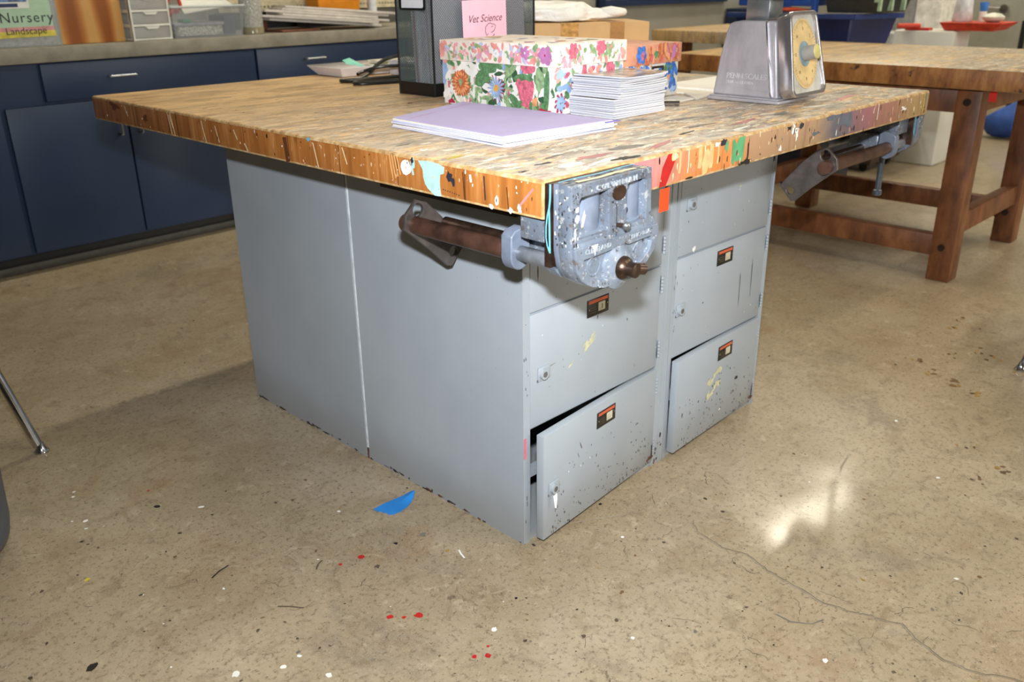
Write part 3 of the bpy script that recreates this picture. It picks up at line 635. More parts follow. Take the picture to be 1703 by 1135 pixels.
NAMEBLK = flat('name_plate_black', (24, 20, 18), .35); NAMEOR = flat('name_plate_orange', (196, 88, 56), .4, var=.08); NAMEPAPER = flat('name_card', (186, 180, 158), .6)
def locker(name_label, x0, y0, w, dp, doors, front=-1, seam=False, hinge='R', side_l=.02, post_r=.04):
    """steel locker with its door side on the y0 face (front=-1) ; doors = list of (z0,z1,open_angle,plate,lock)"""
    t = thing('steel_locker', name_label, 'locker', (x0, y0, 0)); ht = H-TH-.002; x1, y1 = x0+w, y0+dp; s_ = .003
    b = MB()
    b.box((x0, y0, 0), (x0+s_, y1, ht)); b.box((x1-s_, y0, 0), (x1, y1, ht)); b.box((x0+s_, y1-s_, 0), (x1-s_, y1, ht)); b.box((x0+s_, y0+.02, ht-.003), (x1-s_, y1-s_, ht))
    b.box((x0+s_, y0+.021, .012), (x1-s_, y1-s_, .016)); b.box((x0+s_, y0, 0), (x0+side_l, y0+.02, ht)); b.box((x1-post_r, y0, 0), (x1-s_, y0+.02, ht))
    b.box((x0+side_l, y0+.004, 0), (x1-post_r, y0+.02, .018)); b.box((x0+side_l, y0+.002, ht-.02), (x1-post_r, y0+.02, ht))
    for z in (.2565, .4975): b.box((x0+s_, y0+.006, z-.002), (x1-s_, y1-s_, z+.002))
    b.box((x1-post_r*.45, y0-.0015, 0), (x1-post_r*.38, y0, ht), 0)
    b.box((x0+.035, y0+.03, .13), (x0+.038, y1-.05, .15)); b.box((x0+.004, y0+.03, .125), (x1-.004, y0+.05, .14))
    if seam: b.box((x0-.0015, y1-.004, .02), (x0+.001, y1+.0008, ht-.04), 1); b.box((x0-.0016, y1-.004, .0), (x0+.001, y1+.0008, .03), 2)
    # rust and chipped paint along the foot
    rr = random.Random(int(x0*1000+y0*77))
    if front < 0:
        for k in range(22):
            yy = y0 + .01 + (dp-.02)*rr.random(); b.blob((x0, 0, 0), (0, -1, 0), (0, 0, 1), -yy, rr.uniform(.0, .007), rr.uniform(.002, .012), rr.uniform(.001, .004), rr.choice([2, 3, 3]), irr=.5, h=.0003)
        for k in range(10): b.blob((0, y0, 0), (1, 0, 0), (0, 0, 1), x0+.001+rr.random()*.017, rr.random()*.6, .0008, rr.uniform(.001, .006), 3, irr=.5)
        for k in range(8): b.blob((0, y0, 0), (1, 0, 0), (0, 0, 1), x1-.036+rr.random()*.03, rr.random()**2*.1+.001, .002+.003*rr.random(), rr.uniform(.002, .008), rr.choice([2, 3]), irr=.5)
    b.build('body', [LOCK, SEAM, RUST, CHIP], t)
    dx0, dx1 = x0+side_l+.001, x1-post_r-.001
    for di, (z0, z1, ang, plate, lock, marks) in enumerate(doors):
        piv = V((dx1, y0+.001, 0)); M = Matrix.Translation(piv) @ Matrix.Rotation(math.radians(ang), 4, 'Z') @ Matrix.Translation(-piv)
        flushy = 0 if ang < 4 else -.003
        if 0 < ang < 4: flushy = -.004
        M = M @ Matrix.Translation(V((0, flushy, 0)))
        wd = dx1-dx0; b = MB(M)
        nx, nz = 8, 6
        b.box((dx0, y0-.0005, z0), (dx1, y0+.0175, z1), 0, .0012)
        b.box((dx0+.01, y0+.0176, z0+.01), (dx1-.01, y0+.0186, z1-.01))
        O, U, W_ = (0, y0-.0005, 0), (1, 0, 0), (0, 0, 1)
        for (a, c_, ra, rc, m_, rot) in marks: b.blob(O, U, W_, dx0+a*wd, z0+c_*(z1-z0), ra, rc, m_, rot=rot, irr=.4, n=12)
        if z0 < .1:
            for k in range(130):
                f = rr.random()**2; b.blob(O, U, W_, dx0+wd*(.04+.92*rr.random()), z0+.003+f*.15, rr.uniform(.0006, .0016), rr.uniform(.0008, .004), rr.choice([3, 3, 3, 5, 2]), irr=.5, n=6)
            b.blob(O, U, W_, dx1-.012, z0+.012, .012, .006, 2, irr=.5); b.blob(O, U, W_, dx1-.004, z0+.03, .003, .02, 3, irr=.5)
        else:
            for k in range(16): b.blob(O, U, W_, dx0+wd*rr.random(), z0+.01+rr.random()*(z1-z0-.02), .0008, rr.uniform(.0008, .003), rr.choice([3, 4, 5]), irr=.5, n=6)
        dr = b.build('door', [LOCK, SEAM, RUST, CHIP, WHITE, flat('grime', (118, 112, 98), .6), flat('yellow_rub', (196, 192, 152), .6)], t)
        if plate:
            px, pz = dx0+plate[0], plate[1]; b = MB(M); y = y0-.0006
            b.box((px, y-.0015, pz), (px+.068, y, pz+.037), 0, .0006)
            q = lambda x, z: (px+x, y-.0018, pz+z)
            b.poly([q(.004, .028), q(.064, .028), q(.064, .0345), q(.004, .0345)], 1)
            b.poly([q(.034, .007), q(.056, .007), q(.056, .0255), q(.034, .0255)], 2)
            for rx, rz in ((.0045, .017), (.0625, .0195)): b.cyl((px+rx, y-.0015, pz+rz), (px+rx, y-.0028, pz+rz), .0018, 3, seg=10)
            for k in range(3): b.poly([q(.008, .018-.005*k), q(.028, .018-.005*k), q(.028, .0193-.005*k), q(.008, .0193-.005*k)], 4)
            if plate[2]: b.text(plate[2], (px+.0425, y-.0022, pz+.011), (1, 0, 0), (0, 0, 1), .015, 5)
            b.build('name_plate', [NAMEBLK, NAMEOR, NAMEPAPER, CHROME, flat('faint_print', (92, 84, 60), .5), INK], dr)
        if lock:
            lx, lz = dx0+lock[0], lock[1]; b = MB(M)
            b.box((lx-.012, y0-.004, lz-.014), (lx+.022, y0-.0005, lz+.014), 0, .0018); b.cyl((lx, y0-.004, lz), (lx, y0-.0105, lz), .0105, 0, seg=24); b.cyl((lx, y0-.0104, lz), (lx, y0-.0108, lz), .006, 1, seg=16)
            b.blob((0, y0, 0), (1, 0, 0), (0, 0, 1), lx-.012, lz-.013, .003, .003, 1, h=.0012)
            b.build('lock', [LOCK, flat('lock_core', (96, 94, 92), .4)], dr)
            if ang > 3:
                b = MB(M); b.extr([(lx-.010, y0-.012, lz-.012), (lx+.002, y0-.012, lz-.010), (lx+.001, y0-.013, lz-.024), (lx-.003, y0-.014, lz-.042), (lx-.007, y0-.014, lz-.040), (lx-.009, y0-.013, lz-.024)], (0, .001, 0))
                b.build('key_tag', flat('white_tag', (240, 240, 244), .4, var=.02), dr)
        for hz in (z0+.04, z1-.045):
            b = MB(); 
            for k in range(5): b.cyl((dx1+.0025, y0-.0035, hz-.016+.008*k), (dx1+.0025, y0-.0035, hz-.0095+.008*k), .0032, 0, seg=10)
            b.box((dx1+.002, y0-.0022, hz-.014), (dx1+.012, y0, hz+.022)); b.cyl((dx1+.009, y0-.002, hz+.006), (dx1+.009, y0-.0034, hz+.006), .0025, 0, seg=10)
            b.blob((0, y0, 0), (1, 0, 0), (0, 0, 1), dx1-.0005, hz+.004, .0012, .02, 1, irr=.5, h=.0012)
            b.build('hinge', [LOCK, CHIP], t)
    return t
m0 = []
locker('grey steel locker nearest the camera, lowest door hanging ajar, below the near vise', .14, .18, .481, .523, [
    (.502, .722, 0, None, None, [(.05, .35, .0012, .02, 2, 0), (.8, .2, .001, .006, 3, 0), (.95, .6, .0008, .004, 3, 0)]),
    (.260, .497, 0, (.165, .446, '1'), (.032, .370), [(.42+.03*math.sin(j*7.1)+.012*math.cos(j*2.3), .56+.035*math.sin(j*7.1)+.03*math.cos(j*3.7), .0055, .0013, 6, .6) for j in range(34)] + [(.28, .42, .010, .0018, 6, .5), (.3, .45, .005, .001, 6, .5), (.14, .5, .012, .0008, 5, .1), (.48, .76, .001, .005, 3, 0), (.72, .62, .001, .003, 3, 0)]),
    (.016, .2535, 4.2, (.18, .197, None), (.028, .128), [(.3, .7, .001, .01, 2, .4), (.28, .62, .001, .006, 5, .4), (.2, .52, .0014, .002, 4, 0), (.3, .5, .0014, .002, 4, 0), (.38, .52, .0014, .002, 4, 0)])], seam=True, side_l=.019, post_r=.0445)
locker('grey steel locker on the right front, with three numbered plates and drip stains', .624, .18, .421, .523, [
    (.502, .722, 0, None, (.036, .617), [(.16, .03, .006, .007, 4, 0), (.55, .82, .006, .006, 6, 0), (.62, .55, .006, .002, 6, 0)]),
    (.260, .497, 0, (.165, .444, None), (.018, .374), [(.72, .42, .0012, .055, 3, .03), (.86, .5, .0012, .05, 3, .03), (.3, .45, .002, .002, 3, 0), (.45, .7, .001, .001, 3, 0)]),
    (.016, .2535, 2.3, (.185, .197, None), None, [(.45+.07*math.sin(j*5.3), .53+.10*math.cos(j*3.1)+.05*math.sin(j*5.3), .008, .0035, 6, .7) for j in range(30)] + [ (.75, .42, .006, .008, 3, 1.5), (.5, .37, .001, .003, 3, 0), (.36, .4, .001, .003, 3, 0), (.08, .38, .002, .008, 3, 0), (.55, .16, .004, .002, 4, .5)])], side_l=.012, post_r=.017)
locker('grey steel locker behind the nearest one, only its plain left side showing', .14, .709, .481, .505, [], seam=False)
locker('grey steel locker at the hidden rear right of the workbench', .624, .709, .421, .505, [])
# pink mark on the near upright of the first locker is wear on the post
b = MB(); b.box((.2975, .0, .697), (.325, .0009, .7375)); tag(b.build('orange_tag', ORNG), 'fluorescent orange tape tag hanging under the bench top right of the vise', 'tape')
b = MB(); b.box((.141, .1785, .20), (.1465, .1795, .245), 0); tag(b.build('pink_sticker', flat('pink_sticker', (214, 110, 130), .6)), 'worn pink sticker scrap on the near upright of the locker', 'sticker')

# ------------------------------------------------------------------ vises
def vise(label, loc, rz, back, handle):
    t = thing('woodworking_vise', label, 'vise', loc, rz); F = Matrix.Translation(V(loc)) @ Matrix.Rotation(rz, 4, 'Z')
    # rear jaw plate against the bench edge
    b = MB(F); b.box((.0, -.0125, .668), (.2, -.0005, .797), 0, .001); b.box((.004, -.022, .672), (.196, -.0125, .795), 0, .001); 
    pts = [(.0, .668), (.2, .668), (.19, .655), (.165, .642), (.04, .642), (.012, .655)]
    b.extr([(x, -.022, z) for x, z in pts], (0, .02, 0), 1); 
    b.ribbon((-.0004, 0, 0), (0, -1, 0), (0, 0, 1), [(.0125, .797), (.0122, .775), (.0105, .76), (.0112, .74), (.0118, .715), (.0125, .692)], .0034, 2, h=.0003)
    b.ribbon((-.0004, 0, 0), (0, -1, 0), (0, 0, 1), [(.0105, .762), (.007, .750), (.0045, .732), (.0045, .715), (.007, .703), (.011, .694)], .0022, 2, h=.0003)
    b.poly([(-.0009, -.0135, .692), (-.0009, -.0135, .703), (-.0009, -.0105, .700), (-.0009, -.0075, .704)][::-1], 2)
    b.build('rear_jaw', [STEELBR, CAST, SKYB], t)
    # front jaw: shell with two deep windows, a central column, a shelf and a curved belly
    zt, y0, y1 = .799, -.057, -.023
    outline = [(-.004, zt), (.187, zt), (.190, .74), (.192, .722), (.203, .715), (.206, .69), (.198, .668), (.178, .650), (.15, .637), (.11, .630), (.07, .632), (.038, .641), (.014, .656), (.003, .674), (-.003, .70)]
    win1 = [(.012, .776), (.017, .782), (.082, .784), (.084, .78), (.086, .716), (.012, .716)]
    win2 = [(.126, .785), (.172, .788), (.177, .783), (.180, .718), (.126, .716)]
    b = MB(F)
    b.plate(outline, [], (0, y1, 0), (1, 0, 0), (0, 0, 1), .012, 8, .0008)
    b.plate(outline, [win1, win2], (0, y1-.011, 0), (1, 0, 0), (0, 0, 1), .022, 0, .0016)
    low = [(p[0], min(p[1], .706)) for p in outline[4:14]] + [(-.002, .706)]
    cx_, cz_ = .1, .672
    lowin = [(.018, .688), (.085, .690), (.094, .693), (.12, .693), (.128, .690), (.186, .692), (.190, .682), (.184, .668), (.166, .655), (.14, .645), (.105, .640), (.07, .642), (.044, .650), (.024, .664), (.016, .676)]
    b.plate(low, [lowin], (0, y0+.002, 0), (1, 0, 0), (0, 0, 1), .008, 0, .0012)
    for (a, c_) in ((.0125, .0855), (.1265, .1775)):
        b.extr([(a, y0-.004, .706), (a, y1-.011, .706), (a, y1-.0125, .742), (a, y1-.020, .722), (a, y0-.002, .711)], (c_-a, 0, 0), 0)
        # soft vertical swelling on the window floor
        m_ = (a+c_)/2+.012
        pts = [(m_+.024*math.cos(t), y1-.0115-.010*math.sin(t)) for t in [PI*k/12 for k in range(13)]]
        b.extr([(x, y, .71) for x, y in pts], (0, 0, .07), 8)
    b.lathe([(.038, 0), (.036, .006), (.028, .010), (.021, .014)], (.106, y0+.001, .657), 0, 32, 'y')
    for x in (.048, .163): b.lathe([(.0165, 0), (.0165, .0022), (.0148, .0028), (.0145, .0014)], (x, y0+.001, .670), 0, 28, 'y'); b.lathe([(.010, 0), (.0098, .0028)], (x, y0+.001, .670), 0, 20, 'y')
    b.lathe([(.0165, 0), (.0165, .004), (.015, .005)], (.106, y0+.002, .774), 1, 28, 'y', 1, .72)
    ring = lambda rx, rz, cx, cz: [(cx+rx*math.cos(a), cz+rz*math.sin(a)+(.014 if math.sin(a) > 0 else -.014)) for a in [2*PI*k/20 for k in range(20)]]
    b.plate(ring(.0125, .009, .106, .736), [ring(.0085, .006, .106, .736)], (0, y0+.0015, 0), (1, 0, 0), (0, 0, 1), .003)
    b.blob((0, y0+.0006, 0), (1, 0, 0), (0, 0, 1), .106, .736, .007, .019, 3, irr=.05, n=20)
    b.box((.1015, y0-.001, .70), (.1025, y0+.002, .752), 2)
    b.cyl((.104, y0+.002, .7235), (.109, y0-.014, .7235), .0035, 1, seg=12); b.lathe([(.003, 0), (.006, .002), (.007, .006), (.005, .010), (.001, .012)], (.109, y0-.010, .7235), 3, 16, 'y')
    b.lathe([(.006, 0), (.0055, .003), (.001, .0032)], (.142, y1-.020, .777), 0, 16, 'y'); b.lathe([(.006, 0), (.001, .001)], (.142, y1-.021, .737), 2, 16, 'y')
    b.text('COLUMBIAN', (.050, y0-.0012, .7855), (1, 0, .01), (0, 0, 1), .0115, 9, ext=.0022, space=1.7)
    b.text('CLEVELAND', (.020, y0-.0062, .6945), (1, 0, .01), (0, 0, 1), .0105, 9, ext=.002, space=1.1); b.text('OHIO U.S.A.', (.132, y0-.0062, .6965), (1, 0, .03), (0, 0, 1), .0095, 9, ext=.002, space=1.0)
    O = (0, y0-.0012, 0); U, W_ = (1, 0, 0), (0, 0, 1)
    for x, z, rx, rz, m in ((.006,.765,.0035,.004,4),(.006,.752,.0045,.006,4),(.002,.728,.002,.008,4)): b.blob(O, U, W_, x, z, rx, rz, m, irr=.3, h=.0012)
    b.poly([(.034, y0-.0078, .706), (.05, y0-.0078, .706), (.045, y0-.0078, .698), (.043, y0-.0078, .688), (.040, y0-.0078, .698)], 4)
    b.blob((0, y1-.0212, 0), U, W_, .036, .742, .003, .013, 5, rot=-.35, irr=.4, h=.0018)
    rv = random.Random(9)
    def chips(n_, xr, zr_, yy, ms, sz):
        for k in range(n_): b.blob((0, yy, 0), U, W_, rv.uniform(*xr), rv.uniform(*zr_), rv.uniform(.3, 1)*sz, rv.uniform(.4, 1.6)*sz, rv.choice(ms), irr=.5, n=7, h=.0006)
    chips(60, (-.003, .010), (.70, .79), y0-.0012, [2, 2, 7, 1, 4], .0016)
    chips(40, (.0, .185), (.785, .797), y0-.0012, [7, 1, 4, 0, 2], .0016)
    chips(30, (.0, .19), (.695, .704), y0-.0065, [7, 2, 4, 1], .0014)
    chips(26, (.05, .15), (.634, .640), y0-.0065, [7, 2, 4, 1], .0016)
    chips(12, (.086, .1), (.705, .77), y0-.0012, [7, 1, 2], .0018)
    for yy in range(34): b.blob((-.0045, 0, 0), (0, -1, 0), (0, 0, 1), rv.uniform(.026, .052), rv.uniform(.705, .795), rv.uniform(.0006, .0016), rv.uniform(.001, .003), rv.choice([4, 2, 2, 7, 4]), irr=.5, n=7, h=.0014)
    b.ribbon((0, 0, zt+.0022), (1, 0, 0), (0, 1, 0), [(.0, -.028), (.04, -.026), (.09, -.030), (.14, -.026), (.185, -.025)], .004, 6)
    b.ribbon((0, 0, zt+.0022), (1, 0, 0), (0, 1, 0), [(.02, -.045), (.07, -.048), (.12, -.043), (.16, -.046)], .008, 5)
    for k in range(40): b.blob((0, 0, zt+.0018), (1, 0, 0), (0, 1, 0), rv.uniform(0, .185), rv.uniform(-.054, -.026), rv.uniform(.002, .009), rv.uniform(.0006, .002), rv.choice([4, 5, 7, 1, 2, 5]), irr=.5, n=8)
    b.build('front_jaw', [CAST, STEELBR, DARK, STEELGR, WHITE, CREAM, SKYB, flat('bare_dark_iron', (92, 76, 66), .4, .4), flat('smooth_grey_blue', (122, 132, 150), .35, .2, var=.14, scale=20), flat('highlight_letter', (172, 178, 184), .4, .3)], t, sharp=30)  # last tone is paler: highlights on the raised letters put into the colour
    # screw end in front
    b = MB(F); b.lathe([(.019, 0), (.019, .008), (.0165, .014), (.012, .018), (.012, .030), (.0115, .032), (.009, .033)], (.106, y0-.008, .657), 0, 24, 'y'); 
    b.cyl((.110, y0-.030, .658), (.130, y0-.036, .654), .0095, 0, seg=16)
    b.build('screw_head', STEELBR, t)
    # guide rods, housing, collars, tubes
    zr = .670; xl = .024
    b = MB(F); b.cyl((xl, -.03, zr), (xl, back-.01, zr), .0125, 0, seg=24); b.build('guide_rod', flat('painted_rod', (128, 132, 140), .35, .5, var=.2), t)
    b = MB(F); b.cyl((.168, -.03, zr), (.168, .15, zr), .0125, 0, seg=24); b.build('guide_rod', flat('painted_rod', (128, 132, 140), .35, .5, var=.2), t)
    b = MB(F); b.cyl((xl, .09, zr), (xl, back+.01, zr), .0158, 0, seg=24); b.build('guide_sleeve', TUBEBR, t)
    b = MB(F); b.extr([(xl-.021, .072, .70)] + [(xl+.022*math.cos(a), .072, zr-.003+.025*math.sin(a)) for a in [PI+PI*k/12 for k in range(13)]] + [(xl+.022, .072, .705), (xl+.01, .072, .712), (xl-.012, .072, .708)], (0, .024, 0)); b.build('collar', flat('smooth_grey_blue', (122, 132, 150), .35, .2, var=.14, scale=20), t, bevel=.002)
    b = MB(F); b.cyl((.095, -.04, .662), (.095, back-.02, .662), .0105, 0, seg=20); b.build('screw', STEELBR, t)
    b = MB(F); b.box((.012, .0, .70), (.2, .062, .7385), 0, .003); b.box((.05, .03, .65), (.13, .09, .70), 0, .006); b.build('mounting_body', CAST, t)
    pl = [(.000, zr-.004), (.004, zr+.02), (.030, zr+.044), (.052, zr+.036), (.086, zr+.004), (.132, zr-.05), (.138, zr-.062), (.108, zr-.094), (.098, zr-.092), (.06, zr-.055)]
    ho = lambda cx, cz, r: [(cx+r*math.cos(2*PI*k/20), cz+r*math.sin(2*PI*k/20)) for k in range(20)]
    b = MB(F); b.plate(pl, [ho(.032, zr+.026, .0135), ho(.112, zr-.068, .011)], (0, back-.012, 0), (1, 0, 0), (0, 0, 1), .006, 0, .001); b.build('end_plate', flat('plate_iron', (104, 96, 92), .4, .6, var=.2), t)
    if handle:
        b = MB(F); x = .105; y = y0-.035; b.cyl((x, y, .70), (x+.0, y, .515), .0085, 0, seg=16); b.lathe([(.0085, 0), (.0125, .003), (.0125, .016), (.008, .02)], (x, y, .50), 0, 16); b.lathe([(.0085, 0), (.0125, .003), (.0125, .016), (.008, .02)], (x, y, .695), 0, 16)
        b.build('handle', flat('dark_handle', (84, 90, 98), .4, .5), t)
    return t
vise('blue-grey cast iron bench vise mounted at the near corner of the paint spattered bench', (0, 0, 0), 0, .352, False)
vise('dark iron bench vise with hanging handle under the far right corner of the bench', (LX, .03, -.012), PI/2, .44, True)
b = MB(); b.box((.06, .12, .712), (.135, .48, .7385), 0, .003); tag(b.build('mounting_block', flat('dark_block', (40, 36, 32), .6)), 'dark wooden packing block screwed under the bench behind the near vise', 'block')

# ------------------------------------------------------------------ things on the bench
Z0 = H + .0006
def bench_things():
    # black mesh magazine file
    t = thing('magazine_file', 'black wire mesh magazine file full of folders behind the floral box', 'magazine file', (.75, .963, Z0))
    x0, x1, y0, y1, z1 = .566, .935, .891, 1.03, 1.13
    def panel(nm, a, c_, mt=MESH): return MB().box(a, c_).build(nm, mt, t)
    panel('side_panel', (x0, y0, Z0+.03), (x1, y0+.001, z1)); panel('side_panel', (x0, y1-.001, Z0+.03), (x1, y1, z1)); panel('front_panel', (x0, y0+.001, Z0+.03), (x0+.001, y1-.001, z1)); panel('back_panel', (x1-.001, y0+.001, Z0+.03), (x1, y1-.001, z1))
    BF = flat('black_steel', (22, 22, 24), .35, .2)
    b = MB(); b.box((x0, y0, Z0), (x1, y1, Z0+.004)); b.box((x0-.001, y0-.001, Z0), (x0+.002, y1+.001, Z0+.032)); b.box((x0-.001, y0-.001, Z0), (x1+.001, y0+.002, Z0+.032)); b.box((x1-.002, y0, Z0), (x1+.001, y1, Z0+.032)); b.box((x0, y1-.002, Z0), (x1, y1+.001, Z0+.032)); b.build('base_tray', BF, t)
    b = MB()
    for x in (x0, x1):
        for y in (y0, y1): b.cyl((x, y, Z0), (x, y, z1), .0028, seg=10)
    for a, c_ in (((x0, y0), (x1, y0)), ((x1, y0), (x1, y1)), ((x1, y1), (x0, y1)), ((x0, y1), (x0, y0))): b.cyl((*a, z1), (*c_, z1), .003, seg=10)
    b.build('wire_frame', BF, t)
    rr = [(0, 0), (.085, 0), (.09, .005), (.09, .05), (0, .05)]; b = MB(); b.plate([(-.045, 0), (.045, 0), (.05, .006), (.05, .06), (-.05, .06), (-.05, .006)], [[(-.042, .005), (.042, .005), (.045, .009), (.045, .055), (-.045, .055), (-.045, .009)]], (x0-.001, .962, 1.008), (0, -1, 0), (0, 0, 1), .004)
    f = b.build('label_frame', BF, t); b = MB(); b.box((x0-.003, .92, 1.012), (x0-.0015, 1.004, 1.064)); b.build('label_card', flat('white_card', (222, 226, 232), .5, var=.02), f)
    cols = [(200, 190, 204), (232, 232, 236), (206, 190, 200), (226, 228, 232), (196, 150, 170), (230, 230, 232)]
    for k, c_ in enumerate(cols):
        b = MB(); yy = y0+.012+.019*k; xx0 = x0+.012+.01*(k % 3); L = x1-.02
        b.extr([(xx0, yy, Z0+.006), (xx0, yy+.004, Z0+.006), (xx0-.004, yy+.012, 1.09), (xx0-.004, yy+.006, 1.09)], (L-xx0, 0, 0))
        tag(b.build('file_folder', flat('folder_%d' % k, c_, .6, var=.03)), ['pinkish', 'white', 'mauve', 'pale grey', 'rose', 'off-white'][k] + ' folder standing in the black mesh magazine file, ' + ['nearest the long front side', 'second from the front side', 'third from the front side', 'fourth from the front side', 'fifth from the front side', 'furthest back'][k], 'folder', 'folders in the mesh file')
    # pink note
    b = MB(); F0 = Matrix.Translation(V((.668, .8885, .9))) @ Matrix.Rotation(math.radians(-1.5), 4, 'Y'); b.M = F0
    b.box((0, -.0006, 0), (.158, .0, .128)); I, Z = (1, 0, 0), (0, 0, 1)
    b.text('Vet Science', (.017, -.001, .0735), I, Z, .0262, 1, shear=.35)
    dg = lambda pts, w=.0017: b.ribbon((0, -.0009, 0), I, Z, pts, w, 2)
    dg([(.086,.065),(.080,.060),(.079,.05),(.081,.043),(.084,.038),(.087,.041),(.088,.044)]); dg([(.082,.062),(.090,.068),(.098,.069),(.104,.066),(.110,.066),(.116,.063),(.116,.058),(.111,.050),(.103,.046),(.099,.046)])
    dg([(.1,.058),(.104,.061),(.108,.060)]); dg([(.079,.036),(.074,.028),(.066,.015)], .0016); dg([(.090,.036),(.092,.026),(.094,.014)]); dg([(.096,.034),(.106,.037),(.112,.041)]); dg([(.112,.041),(.108,.036),(.095,.035)])
    tag(b.build('pink_note', [flat('pink_paper', (248, 196, 214), .6, var=.02), flat('plum_ink', (96, 40, 60), .6), flat('thin_ink', (130, 84, 112), .6)]), 'pink paper note reading Vet Science with a dog drawing, on the mesh file', 'note')
    # floral boxes
    GRN = flat('leaf_green', (96, 140, 96), .5, var=.25, scale=160); LGR = flat('light_leaf', (146, 176, 130), .5, var=.2, scale=120)
    PNK = flat('tulip_pink', (214, 110, 132), .5, var=.22, scale=120); ORP = flat('petal_orange', (206, 108, 70), .5, var=.25, scale=150); ORL = flat('petal_light_orange', (232, 166, 116), .5, var=.15); BLP = flat('petal_blue', (156, 184, 226), .5, var=.15); MAU = flat('petal_mauve', (198, 130, 182), .5, var=.12); CRM = flat('petal_red_tip', (178, 44, 74), .5); SAL = flat('salmon', (236, 160, 150), .5, var=.15); CEN = flat('flower_centre', (226, 170, 90), .5); WFL = flat('petal_white', (238, 236, 230), .5, var=.04); DKG = flat('deep_green', (54, 92, 64), .5)
    BL2 = flat('strong_blue', (70, 124, 206), .5, var=.3, scale=90)
    FM = lambda base: [base, GRN, LGR, PNK, ORP, ORL, BLP, MAU, CRM, SAL, CEN, WFL, DKG, BL2, flat('soft_pink', (232, 168, 186), .5, var=.12), flat('soft_lilac', (196, 196, 224), .5, var=.1)]
    def petals(b, O, U, W_, cx, cz, r, n, m, wd=.28, r0=.0, h=.0005, off=0, rr=None):
        rnd = random.Random(int(cx*9999)+n)
        for k in range(n):
            a = 2*PI*k/n + off; L = r*(1+rnd.uniform(-.12, .12)); c0 = (r0+L)/2
            b.blob(O, U, W_, cx+c0*math.cos(a), cz+c0*math.sin(a), (L-r0)/2, r*wd, m, rot=a, n=9, irr=.12, h=h+.00001*k)
    def leaf(b, O, U, W_, cx, cz, l, w, rot, m=1, h=.0004): b.blob(O, U, W_, cx, cz, l, w, m, rot=rot, n=12, irr=.15, h=h)
    bx0, by0, bx1, by1 = .508, .434, .748, .79
    t = thing('floral_box', 'floral lidded keepsake box with orange and blue blooms, purple folders before it', 'box', (.63, .61, Z0))
    b = MB(); b.box((bx0, by0, Z0), (bx1, by1, .935), 0, .001)
    O, U, W_ = (bx0, 0, 0), (0, -1, 0), (0, 0, 1)   # left face; coordinate = -y
    X = lambda y: -y
    rnd = random.Random(5)
    for k in range(150): leaf(b, O, U, W_, X(rnd.uniform(by0+.008, by1-.008)), rnd.uniform(.806, .9), rnd.uniform(.012, .026), rnd.uniform(.004, .010), rnd.uniform(0, 3.1), rnd.choice([1, 1, 2, 2, 12, 11, 11]), h=.0003+.000003*k)
    for k in range(60): b.blob(O, U, W_, X(rnd.uniform(by0+.01, by1-.01)), rnd.uniform(.806, .9), .004, .008, rnd.choice([11, 11, 6, 3, 9]), h=.0005, irr=.4)
    petals(b, O, U, W_, X(.728), .852, .034, 22, 4, .13, .008, .0007); petals(b, O, U, W_, X(.728), .850, .028, 18, 5, .09, .010, .0010, .1); petals(b, O, U, W_, X(.728), .853, .019, 14, 4, .14, .005, .0013, .2); b.blob(O, U, W_, X(.728), .853, .0065, .0085, 2, h=.0017)
    leaf(b, O, U, W_, X(.655), .868, .026, .017, .6, 1, .0008); leaf(b, O, U, W_, X(.635), .890, .030, .011, -.1, 1, .0008); leaf(b, O, U, W_, X(.650), .848, .018, .011, 2.2, 12, .0007)
    petals(b, O, U, W_, X(.61), .846, .030, 16, 8, .075, .008, .0009); petals(b, O, U, W_, X(.61), .847, .027, 16, 6, .095, .006, .0012, .05); b.blob(O, U, W_, X(.61), .847, .009, .009, 10, h=.0016)
    for dx, dz, rx, rz, m, ro in ((0, 0, .022, .026, 3, 0), (-.014, .006, .010, .024, 3, .4), (.014, .008, .009, .022, 3, -.4), (-.006, -.008, .007, .014, 11, .2), (.004, .002, .009, .016, 9, -.2), (0, -.026, .013, .006, 3, 0)): b.blob(O, U, W_, X(.518)+dx, .844+dz, rx, rz, m, rot=ro, h=.0010+.0001*abs(dx)*100, irr=.12)
    b.blob(O, U, W_, X(.51), .897, .022, .014, 3, h=.0008, irr=.1); leaf(b, O, U, W_, X(.475), .872, .014, .030, .1, 2, .0007); leaf(b, O, U, W_, X(.455), .85, .009, .045, -.05, 1, .0009); leaf(b, O, U, W_, X(.525), .873, .028, .012, .0, 1, .0009)
    b.blob(O, U, W_, X(.785), .875, .012, .028, 6, h=.0006, irr=.2); b.blob(O, U, W_, X(.783), .905, .01, .012, 9, h=.0007, irr=.3); b.blob(O, U, W_, X(.46), .806, .016, .007, 8, h=.0009, irr=.5); b.blob(O, U, W_, X(.765), .806, .012, .006, 8, h=.0009, irr=.5); b.blob(O, U, W_, X(.488), .825, .008, .010, 5, h=.0012, irr=.3)
    O, U = (0, by0, 0), (1, 0, 0)
    for k in range(80): leaf(b, O, U, W_, rnd.uniform(bx0+.01, bx1-.01), rnd.uniform(.815, .9), rnd.uniform(.006, .014), rnd.uniform(.003, .009), rnd.uniform(0, 3.1), rnd.choice([1, 2, 6, 3, 9, 6]), h=.0003+.00001*k)
